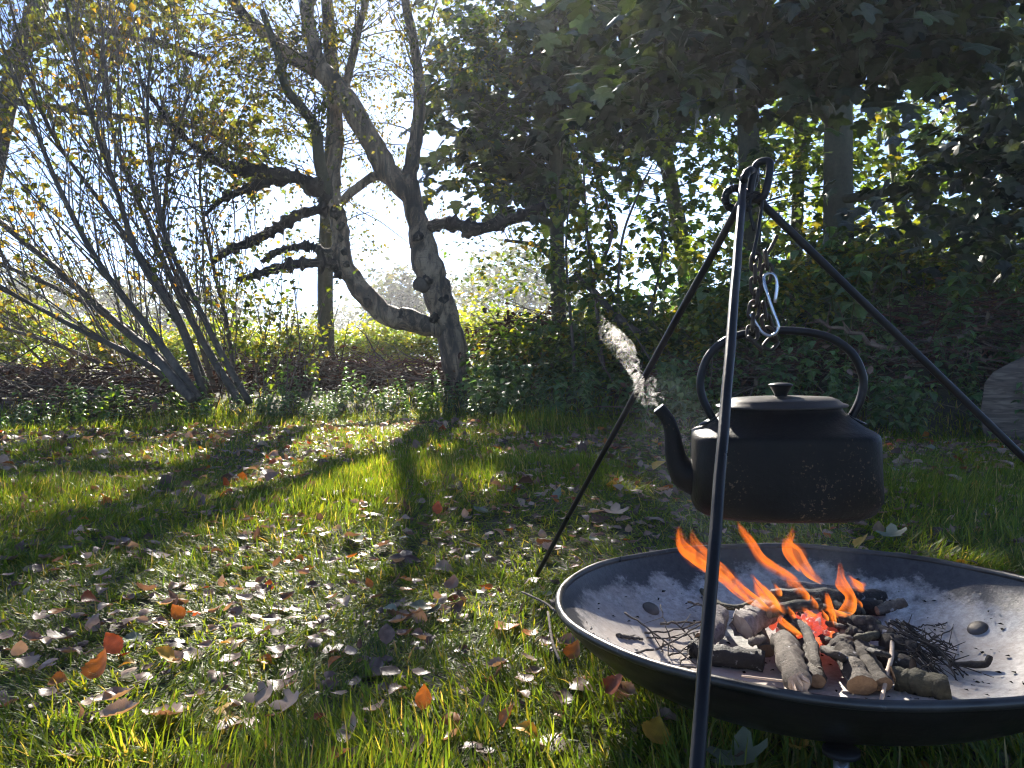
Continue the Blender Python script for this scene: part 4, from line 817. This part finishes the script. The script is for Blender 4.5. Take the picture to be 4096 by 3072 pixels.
# loose flakes of ash and char on the bowl floor
fl = []
for i in range(420):
    a, r_ = rng.uniform(0, 6.28), .36 * math.sqrt(rng.random()); x, y = BC.x + r_ * math.cos(a), BC.y + r_ * math.sin(a)
    fl.append((x, y, bowl_z(x, y) + .0015))
fl = np.array(fl); N = len(fl)
V, Fs, Cc = scatter(tpl_diamond(.35, .1), fl, euler_mats(rng.uniform(0, 6.3, N), rng.normal(0, .2, N), rng.normal(0, .2, N)), rng.uniform(.003, .011, N), pal([(.5, .48, .46), (.3, .28, .27), (.03, .03, .03)], N, w=[4, 3, 2]))
mk('ash_flakes', V, Fs, leaf_mat('ash_flake', .05, (1, 1, 1), .9, .1), smooth=False, label='scattered pale ash and char flakes on the bowl floor', cat='ash', kind='stuff')

# ------------------------------------------------------------------ flames
def flame_mat():
    m, t = mat('flame'); a = nd(t, 'ShaderNodeVertexColor', layer_name='Col')
    n = noise(t, 42, 4, .55, stretch=(1, 1, .4), dist=.9)
    sx = nd(t, 'ShaderNodeSeparateColor'); t.links.new(a.outputs[0], sx.inputs[0])
    al = nd(t, 'ShaderNodeMath', operation='MULTIPLY'); t.links.new(sx.outputs[0], al.inputs[0])
    t.links.new(ramp(t, n, [(.36, (.06,) * 3), (.6, (1, 1, 1))]), al.inputs[1])
    e = nd(t, 'ShaderNodeEmission', Strength=1.0); t.links.new(ramp(t, sx.outputs[1], [(0, (.26, .042, .004)), (.55, (.36, .075, .008)), (1, (.55, .19, .03))]), e.inputs[0])
    tr = nd(t, 'ShaderNodeBsdfTransparent'); mx = nd(t, 'ShaderNodeMixShader'); o = nd(t, 'ShaderNodeOutputMaterial')
    t.links.new(al.outputs[0], mx.inputs[0]); t.links.new(tr.outputs[0], mx.inputs[1]); t.links.new(e.outputs[0], mx.inputs[2]); t.links.new(mx.outputs[0], o.inputs[0])
    return m
M_flame = flame_mat()
fire = empty('fire', log_pts([(1260, 640, .03)])[0], 'orange flames burning on the wood in the bowl', 'fire')
def flame(pts, d, hot=.4, op=.85):     # pts: (cx, cy, half width in sheet units) root to tip
    P = smooth_path([(*W(*C1(x, y), d + (i * .004)), w * .2256 / F * d) for i, (x, y, w) in enumerate(pts)], 26); m = len(P)
    b = np.array(fire.location); n = 12; s = np.linspace(0, 1, m)
    V, Fs = tube(P[:, :3] - b, np.maximum(P[:, 3], .0006), n, up=(1, 0, 0), flat=.4, caps=False)
    ang = np.cos(np.linspace(0, 2 * np.pi, n, endpoint=False))
    edge = np.tile(.5 + .5 * np.clip(ang * (1 if hot >= 0 else -1), -1, 1), m)
    fade = np.repeat(np.clip(s / .15, 0, 1) * np.clip((1 - s) / .35, 0, 1) ** .8, n)
    c = np.stack([op * fade * (.06 + .94 * edge ** 1.6), np.clip(np.repeat(1 - s, n) * .5 + abs(hot) * edge * .7, 0, 1), 0 * fade], 1)
    mk('flame', V, Fs, M_flame, fire, colors=c)
def flame_strands(pts, d, hot=.4, op=.85):
    flame(pts, d, hot, op * .62)
    for k in range(4):
        o_ = rng.normal(0, .7); q = [(x + w * o_ + 5 * rng.normal(), y + 5 * rng.normal(), w * rng.uniform(.25, .7)) for x, y, w in pts[k % 2:]]
        flame(q, d + rng.normal(0, .012), rng.uniform(-.4, .6), op * .5)
flame_strands([(1085, 600, 12), (990, 530, 26), (900, 450, 34), (800, 385, 42), (730, 330, 34), (700, 280, 20), (690, 225, 6)], 1.21, -.3)
flame_strands([(940, 490, 16), (880, 430, 24), (820, 380, 30), (760, 300, 16), (740, 240, 4)], 1.24, .2, .45)
flame_strands([(1240, 520, 8), (1190, 470, 22), (1110, 420, 26), (1045, 370, 24), (1000, 300, 20), (960, 250, 16), (940, 205, 4)], 1.25, .3, .6)
flame_strands([(1320, 480, 8), (1265, 440, 20), (1215, 390, 32), (1180, 335, 40), (1165, 300, 26), (1180, 265, 12), (1187, 225, 5)], 1.22, -.35, .9)
flame_strands([(1400, 615, 20), (1440, 590, 26), (1447, 540, 18), (1415, 490, 22), (1398, 440, 12), (1395, 385, 3)], 1.18, .5, .9)
flame_strands([(1375, 665, 10), (1360, 610, 14), (1345, 560, 14), (1338, 520, 5)], 1.16, .5, .85)
flame_strands([(1500, 520, 10), (1470, 490, 22), (1448, 465, 14), (1440, 440, 3)], 1.24, .1, .8)
flame_strands([(1130, 610, 16), (1090, 570, 34), (1050, 520, 30), (1020, 470, 12), (1000, 440, 4)], 1.17, .6, .95)
flame_strands([(1225, 715, 10), (1185, 685, 16), (1150, 655, 14), (1120, 620, 5)], 1.12, .9, .95)
flame_strands([(1080, 600, 10), (1020, 550, 16), (970, 510, 14), (920, 460, 4)], 1.15, .4, .85)
flame_strands([(1230, 530, 20), (1205, 500, 26), (1180, 470, 10), (1170, 440, 3)], 1.26, .2, .6)
flame_strands([(1430, 625, 12), (1390, 615, 18), (1350, 600, 12), (1330, 590, 3)], 1.15, .7, .8)
flame_strands([(1300, 630, 10), (1262, 615, 14), (1240, 600, 8), (1225, 585, 3)], 1.14, .5, .7)
for x, y, h, w, d in ((1180, 640, 60, 14, 1.14), (1330, 650, 55, 12, 1.13), (1240, 560, 70, 18, 1.2), (1120, 540, 60, 16, 1.2), (1480, 590, 50, 12, 1.2), (1280, 600, 70, 16, 1.18), (1040, 560, 50, 14, 1.2)):
    flame([(x + 12, y, w * .5), (x + 4, y - h * .35, w), (x - 8, y - h * .7, w * .6), (x - 16, y - h, 3)], d, .5, .6)

# ================================================================== fallen leaves
def dead_leaf(kind, curl, cup, twist):
    n_ = 14
    if kind == 'maple':
        v, f = tpl_maple(.05, .02)
    else:
        w = {'ovate': .36, 'heart': .44, 'narrow': .27}[kind]; ys = np.linspace(0, 1, n_)
        pr = np.sin(np.pi * ys ** (.62 if kind == 'heart' else .8)) * w * (1 + .06 * np.cos(np.arange(n_) * np.pi)); pr[0] = pr[-1] = 0
        V = [(0, y, 0) for y in ys] + [(-a, y, 0) for a, y in zip(pr, ys)] + [(a, y, 0) for a, y in zip(pr, ys)] + [(-a * .5, y, 0) for a, y in zip(pr, ys)] + [(a * .5, y, 0) for a, y in zip(pr, ys)]
        f = []
        for i in range(n_ - 1):
            for a, b in ((1, 3), (3, 0), (0, 4), (4, 2)): f += [(a * n_ + i, b * n_ + i, b * n_ + i + 1), (a * n_ + i, b * n_ + i + 1, a * n_ + i + 1)]
        v, f = np.array(V, float), np.array(f)
    x, y = v[:, 0].copy(), v[:, 1].copy() - .45
    v[:, 1] = y; v[:, 2] += curl * (y ** 2) * 1.6 + cup * (x ** 2) * 2.5 + twist * x * y * 2 + .03 * np.sin(x * 17 + y * 11) + .035 * np.abs(x)
    v[:, 2] *= .55
    st, sf = tube([(0, -.45, v[0, 2]), (.03, -.62, v[0, 2] + .03), (.09, -.8, v[0, 2] + .02)], [.012, .010, .008], 3)
    f = np.vstack([f, [(q[0] + len(v), q[1] + len(v), q[2] + len(v)) for q in sf[:6]], [(q[0] + len(v), q[2] + len(v), q[3] + len(v)) for q in sf[:6]]])
    return np.vstack([v, st]), f
SHAPES = [dead_leaf('ovate', .5, .4, .2), dead_leaf('ovate', -.5, .9, -.4), dead_leaf('heart', .35, .6, .3), dead_leaf('heart', -.6, -.4, .3), dead_leaf('narrow', .7, 1.6, .5), dead_leaf('maple', .6, .3, .3), dead_leaf('maple', -.5, -.5, -.3), dead_leaf('ovate', .9, 1.4, .1)]
LCOL = {'mauve-brown': (.19, .122, .092), 'pale tan': (.32, .23, .165), 'dark brown': (.085, .05, .036), 'orange': (.34, .12, .016), 'golden yellow': (.42, .25, .035), 'rust-red': (.26, .065, .022), 'grey-green': (.17, .19, .13), 'brown': (.125, .078, .056)}
LW = np.array([6, 5.5, 2.6, .6, .35, .7, .6, 4]); LW = LW / LW.sum()
lmesh = {}
def leaf_mesh(s, c):
    if (s, c) not in lmesh:
        v, f = SHAPES[s]; cc = np.array(LCOL[c]) * (.6 + .75 * vnoise(v[:, 0], v[:, 1], 7, s + len(lmesh)))[:, None]
        o = mk('fallen_leaf', v, f, M_litter, colors=cc); lmesh[(s, c)] = o.data; bpy.data.objects.remove(o)
    return lmesh[(s, c)]
def place_leaf(x, y, z, size, rot, s, c, label, group):
    o = bpy.data.objects.new('fallen_leaf', leaf_mesh(s, c)); col.objects.link(o); o.location = (x, y, z); o.rotation_euler = rot; o.scale = (size,) * 3
    tag(o, label, 'leaf', group)
NL = 8000
ly = np.sqrt(rng.uniform(.75 ** 2, 6.6 ** 2, NL)); lx = rng.uniform(-.74, .74, NL) * ly
keep = (ly < edge_y(lx) - .1) & (vnoise(lx, ly, 1.6, 5) * .6 + vnoise(lx, ly, 4, 6) * .5 + rng.random(NL) * .5 > .56) & (np.hypot(lx - BC.x, ly - BC.y) > .12)
lx, ly = lx[keep], ly[keep]; NL = len(lx); lsz = rng.uniform(.022, .047, NL) * np.where(rng.random(NL) < .1, 1.6, 1)
lk = rng.choice(len(LCOL), NL, p=LW); lsn = rng.choice(len(SHAPES), NL, p=np.array([5, 5, 5, 4, 3, 1, 1, 3]) / 27); names = list(LCOL)
lz = gh(lx, ly) + rng.uniform(.008, .034, NL)
lrot = np.c_[rng.normal(0, .2, NL), rng.normal(0, .2, NL), rng.uniform(0, 6.28, NL)]
up_ = rng.random(NL) < .06; lrot[up_, 0] = rng.normal(1.1, .3, up_.sum()); lz[up_] += .012
order = np.argsort(-(lsz / ly)); big = order[:265]; rest = order[265:]
for i in big:
    c = names[lk[i]]; px, py = 512 + lx[i] / ly[i] * F, 355 + (CAM_H - .03) / ly[i] * F
    zone = ('at the front left' if px < 150 and py > 600 else 'front left of centre' if px < 330 and py > 600 else 'at the front centre' if px < 480 and py > 640 else 'beside the bowl rim' if px < 620 and py > 560 else 'on the left of the lawn' if px < 200
            else 'in the middle of the lawn' if px < 440 else 'near the tripod foot' if px < 620 else 'behind the fire bowl' if py < 590 else 'under the fire bowl')
    lb = ('upright ' if up_[i] else '') + ('large ' if lsz[i] > .06 else 'small ' if lsz[i] < .042 else '') + c + ' ' + ['oval', 'bent oval', 'heart-shaped', 'drooping heart-shaped', 'narrow rolled', 'lobed', 'drooping lobed', 'tightly curled'][lsn[i]] + ' fallen leaf ' + zone
    place_leaf(lx[i], ly[i], lz[i], lsz[i], lrot[i], lsn[i], c, lb, 'fallen leaves in the grass')
sp_l = [(99, 668, 'orange', 2, .085, 1.0, 'bright orange leaf lit from behind at the lower left'), (165, 658, 'golden yellow', 2, .07, .9, 'round golden leaf right of the bright orange one'), (113, 641, 'rust-red', 0, .075, 1.3, 'dark red upright leaf above the bright orange one'), (178, 609, 'orange', 0, .065, .9, 'orange leaf at mid left, beside a mauve-brown leaf'),
        (106, 498, 'orange', 2, .08, .9, 'orange leaf lying alone in the upper left lawn'), (508, 722, 'orange', 2, .06, 1.2, 'orange leaf standing in grass left of the bowl leg'), (527, 736, 'golden yellow', 1, .06, .4, 'yellow-orange leaf flat at the bottom centre'), (424, 702, 'orange', 0, .06, 1.3, 'pale orange leaf standing at the bottom centre'), (574, 651, 'orange', 2, .06, 1.0, 'orange leaf tucked under the left rim of the bowl'),
        (333, 664, 'orange', 1, .05, .8, 'small orange leaf in the middle of the lawn'), (369, 576, 'orange', 0, .045, 1.0, 'small orange leaf left of the tripod foot'), (463, 469, 'orange', 2, .07, 1.1, 'orange leaf near the top middle of the lawn'), (437, 507, 'rust-red', 0, .08, 1.2, 'rust-red leaf standing in the middle of the lawn'), (337, 762, 'orange', 2, .06, .5, 'orange leaf cut by the bottom edge of the view'),
        (615, 690, 'rust-red', 2, .07, .9, 'rust-red leaf in the shade under the bowl edge'), (655, 738, 'golden yellow', 2, .075, .5, 'dull yellow leaf in the shadow below the bowl'), (740, 762, 'grey-green', 5, .11, .3, 'large pale green maple leaf under the bowl'), (120, 720, 'pale tan', 4, .11, .3, 'long pale tan curled leaf at the lower left'), (404, 545, 'dark brown', 6, .12, .3, 'large dark curled leaf with a raised edge on the lawn'),
        (350, 738, 'pale tan', 4, .085, .5, 'curled tan leaf near the bottom, left of centre'), (615, 510, 'pale tan', 5, .12, .3, 'large silvery lobed leaf behind the left rim of the bowl'), (505, 395, 'grey-green', 5, .19, .8, 'big pale maple leaf caught on the nettles right of the birch'), (862, 540, 'golden yellow', 2, .09, 1.0, 'dull yellow leaf behind the bowl under the kettle'), (892, 532, 'grey-green', 5, .11, .4, 'silvery grey leaf behind the bowl at the right'),
        (575, 585, 'rust-red', 2, .06, 1.0, 'rust-red leaf beside the left rim of the bowl'), (925, 432, 'orange', 2, .09, .9, 'orange leaf in the bright grass right of the kettle')]
for px, py, c, s, sz, tilt, lb in sp_l:
    p = Wz(px, py, .045); D_ = p.y
    if py < 420: p = W(px, py, 7.0)
    place_leaf(p.x, p.y, p.z if py < 420 else float(gh(p.x, p.y)) + .042, sz * .66, (tilt * .85, rng.normal(0, .25), rng.normal(0, .8)), s, c, lb, None)
parts = []
for s in range(len(SHAPES)):
    j = rest[lsn[rest] == s]; n_ = len(j)
    if n_:
        ctab = np.array([LCOL[k] for k in names])[lk[j]] * (1 + .2 * rng.normal(size=(n_, 1)))
        v, f = SHAPES[s]; M_ = euler_mats(lrot[j, 2], lrot[j, 0], lrot[j, 1]); parts.append(scatter((v, f), np.c_[lx[j], ly[j], lz[j]], M_, lsz[j], np.clip(ctab, .01, .9)))
# leaves further back, too small to pick apart
n_ = 1500; y_ = rng.uniform(3.2, 6.9, n_); x_ = rng.uniform(-.75, .75, n_) * y_; ok = y_ < edge_y(x_); x_, y_ = x_[ok], y_[ok]; n_ = len(x_)
parts.append(scatter(tpl_ovate(.4, .15, .4), np.c_[x_, y_, gh(x_, y_) + .03], euler_mats(rng.uniform(0, 6.3, n_), rng.normal(0, .4, n_), rng.normal(0, .4, n_)), rng.uniform(.04, .08, n_), np.array([LCOL[k] for k in names])[rng.choice(len(LCOL), n_, p=LW)]))
stuff_part('leaf_litter', parts, M_litter, smooth=True, label='smaller brown leaves scattered through the grass', cat='leaf litter')
# two sticks in the grass
for pts, lb in (([(522, 592), (545, 603), (556, 612)], 'thin bent stick in the grass by the tripod foot'), ([(548, 612), (552, 640), (560, 662)], 'dark twig leaning against the left rim of the bowl')):
    P = [Wz(x, y, .05) for x, y in pts]; b = P[0]; o = empty('stick', (b.x, b.y, 0), lb, 'stick'); V, Fs = tube(smooth_path([p - Vector((b.x, b.y, 0)) for p in P], 10), .0028, 6, jitter=.2); mk('stem', V, Fs, M_twig, o)

# ================================================================== the grass
def grass(n, y0, y1, wid, Lr, upright=0.0, edge=False, side=False):
    y = np.sqrt(rng.uniform(y0 ** 2, y1 ** 2, n)); x = rng.uniform(-.76, .76, n) * y
    if side: x = rng.choice([-1, 1], n) * rng.uniform(.74, 1.5, n) * np.maximum(y, .8)
    if edge: x = rng.uniform(-5.5, 4.6, n); y = edge_y(x) + rng.normal(.1, .45, n)
    k = (y < edge_y(x) + (1.2 if edge else .1)); x, y = x[k], y[k]; n = len(x)
    # tufts: pull blades towards tuft centres
    tx, ty = np.floor(x / .045 + 40 * vnoise(x, y, .7, 3)), np.floor(y / .045)
    h1 = np.abs(np.sin(tx * 12.9898 + ty * 78.233) * 43758.5) % 1; h2 = np.abs(np.sin(tx * 39.34 + ty * 11.135) * 24634.6) % 1
    x = x + (h1 - .5) * .03; y = y + (h2 - .5) * .03
    ang = 6.283 * (1.6 * vnoise(x, y, 1.1, 7) + .5 * vnoise(x, y, 4.5, 8)) + rng.normal(0, .9, n) + (h1 - .5) * 2.6
    tall = np.clip(vnoise(x, y, 1.3, 9) * 1.5 - .6 + .35 * vnoise(x, y, 5, 4), 0, 1)          # taller, more upright patches
    L = rng.uniform(Lr[0], Lr[1], n) * (.6 + .75 * tall) * (.75 + .5 * h2)
    th0 = np.clip(rng.normal(.85 - .6 * tall - upright * .5, .35, n), .05, 1.45); th1 = np.clip(th0 + rng.uniform(.3, 1.3, n) * (1 - .45 * tall), .2, 2.05)
    rows = 4; t = np.linspace(0, 1, rows); P = np.zeros((n, rows, 3)); P[:, 0] = np.c_[x, y, gh(x, y) + .0]
    dirx, diry = np.cos(ang), np.sin(ang)
    for j in range(1, rows):
        th = th0 + (th1 - th0) * (t[j] - .16); st = L / (rows - 1)
        P[:, j] = P[:, j - 1] + np.c_[dirx * np.sin(th) * st, diry * np.sin(th) * st, np.cos(th) * st]
    P[:, :, 2] = np.maximum(P[:, :, 2], gh(x, y)[:, None] + .004)
    side = np.c_[-diry, dirx, rng.normal(0, .35, n)]; w = wid * rng.uniform(.7, 1.35, n)
    hw = np.array([.8, 1, .75])[None] * w[:, None] * .5
    V = np.concatenate([np.stack([P[:, :3] - side[:, None] * hw[..., None], P[:, :3] + side[:, None] * hw[..., None]], 2).reshape(n, 6, 3), P[:, 3:4]], 1)
    tf = np.array([(0, 1, 3), (0, 3, 2), (2, 3, 5), (2, 5, 4), (4, 5, 6)])
    Fs = (tf[None] + (np.arange(n) * 7)[:, None, None]).reshape(-1, 3)
    c = pal([(.085, .14, .022), (.12, .175, .025), (.06, .105, .022), (.18, .20, .03), (.33, .27, .14)], n, .15, [4, 4, 2.5, 2, .8])
    return V.reshape(-1, 3), Fs, np.repeat(c, 7, 0)
stuff_part('grass', [grass(64000, .7, 2.2, .0028, (.035, .075)), grass(88000, 2.1, 4.2, .0034, (.04, .08)), grass(82000, 4.1, 7.6, .005, (.035, .075), .2), grass(22000, 4, 7, .006, (.07, .15), .8, True), grass(75000, .4, 6.2, .0062, (.04, .09), .1, False, True)], M_grass, label='long matted wet grass covering the lawn', cat='grass')

# ================================================================== steam, smoke and the hazy air
def vol_obj(name, V, Fs, build, label, cat, step=1.0):
    m, t = mat(name); o = nd(t, 'ShaderNodeOutputMaterial'); t.links.new(build(t), o.inputs['Volume'])
    m.cycles.volume_step_rate = step
    return mk(name, V, Fs, m, label=label, cat=cat, kind='stuff')
def sheets(dens, scale, thin, det=2.0, dist=1.0, col_=(1, .98, .95), g=.7):
    def b(t):
        a = noise(t, scale, det, .5, dist=dist); sb = nd(t, 'ShaderNodeMath', operation='SUBTRACT'); t.links.new(a, sb.inputs[0]); sb.inputs[1].default_value = .5
        ab = nd(t, 'ShaderNodeMath', operation='ABSOLUTE'); t.links.new(sb.outputs[0], ab.inputs[0])
        mr = nd(t, 'ShaderNodeMapRange'); t.links.new(ab.outputs[0], mr.inputs[0])
        for i, v in ((1, 0), (2, thin), (3, dens), (4, 0)): mr.inputs[i].default_value = v
        mk_ = nd(t, 'ShaderNodeMath', operation='MULTIPLY'); t.links.new(mr.outputs[0], mk_.inputs[0]); t.links.new(ramp(t, noise(t, scale * .45, 2), [(.38, (.05,) * 3), (.62, (1, 1, 1))]), mk_.inputs[1])
        v = nd(t, 'ShaderNodeVolumePrincipled'); v.inputs['Color'].default_value = (*col_, 1); v.inputs['Anisotropy'].default_value = g
        t.links.new(mk_.outputs[0], v.inputs['Density']); return v.outputs[0]
    return b
def SM(cx, cy, r, d): return (*W(537.5 + .0904 * cx, 300 + .0904 * cy, d), r * .0904 / F * d)
for pts in ([SM(1395, 1225, 10, 1.25), SM(1300, 1130, 34, 1.25), SM(1190, 1120, 50, 1.25), SM(1125, 1020, 52, 1.26), SM(1115, 910, 58, 1.26), SM(1080, 790, 62, 1.27), SM(1030, 680, 78, 1.27), SM(965, 560, 98, 1.28), SM(880, 470, 100, 1.28), SM(790, 370, 90, 1.29), SM(735, 280, 60, 1.29), SM(698, 170, 12, 1.29)],
            [SM(1440, 1130, 8, 1.25), SM(1350, 1050, 22, 1.25), SM(1255, 1010, 34, 1.25), SM(1280, 900, 40, 1.25), SM(1190, 930, 30, 1.25)]):
    Q = smooth_path(pts, 40); c = Q[:, :3].mean(0); V, Fs = tube(Q[:, :3] - c, Q[:, 3] * 1.3, 12)
    o = vol_obj('steam', V, Fs, sheets(110, 32, .02, 3, 2.2), 'white wisp of steam curling from the kettle spout' if len(pts) > 6 else 'small second curl of steam just above the spout', 'steam', .25); o.location = c
def smoky(dens, g):
    def b(t):
        a = ramp(t, noise(t, 14, 5, .6, dist=1.2), [(.40, (0, 0, 0)), (.72, (1, 1, 1))]); ml = nd(t, 'ShaderNodeMath', operation='MULTIPLY'); t.links.new(a, ml.inputs[0]); ml.inputs[1].default_value = dens
        v = nd(t, 'ShaderNodeVolumePrincipled'); v.inputs['Color'].default_value = (.8, .88, 1, 1); v.inputs['Anisotropy'].default_value = g
        t.links.new(ml.outputs[0], v.inputs['Density']); return v.outputs[0]
    return b
Q = smooth_path([(*W(x, y, d), r) for x, y, d, r in ((800, 618, 1.2, .05), (800, 585, 1.24, .11), (770, 545, 1.32, .13), (725, 500, 1.42, .12), (690, 455, 1.5, .11), (665, 410, 1.56, .09), (650, 370, 1.6, .03))], 30)
c = Q[:, :3].mean(0); V, Fs = tube(Q[:, :3] - c, Q[:, 3], 14); o = vol_obj('smoke', V, Fs, smoky(.14, .5), 'thin bluish smoke drifting from the fire behind the kettle', 'smoke', 1.0); o.location = c
def even(dens, col_, g):
    def b(t):
        v = nd(t, 'ShaderNodeVolumePrincipled', Density=dens, Anisotropy=g); v.inputs['Color'].default_value = (*col_, 1); return v.outputs[0]
    return b
hx, hy0, hy1, hz0, hz1 = 130, -10, 150, -1.2, 13.5
V = [(x, y, z) for x in (-hx, hx) for y in (hy0, hy1) for z in (hz0, hz1)]
vol_obj('haze', V, [(0, 1, 3, 2), (4, 6, 7, 5), (0, 4, 5, 1), (2, 3, 7, 6), (0, 2, 6, 4), (1, 5, 7, 3)], even(.0013, (.93, .96, 1), .4), 'pale autumn haze in the air', 'haze')
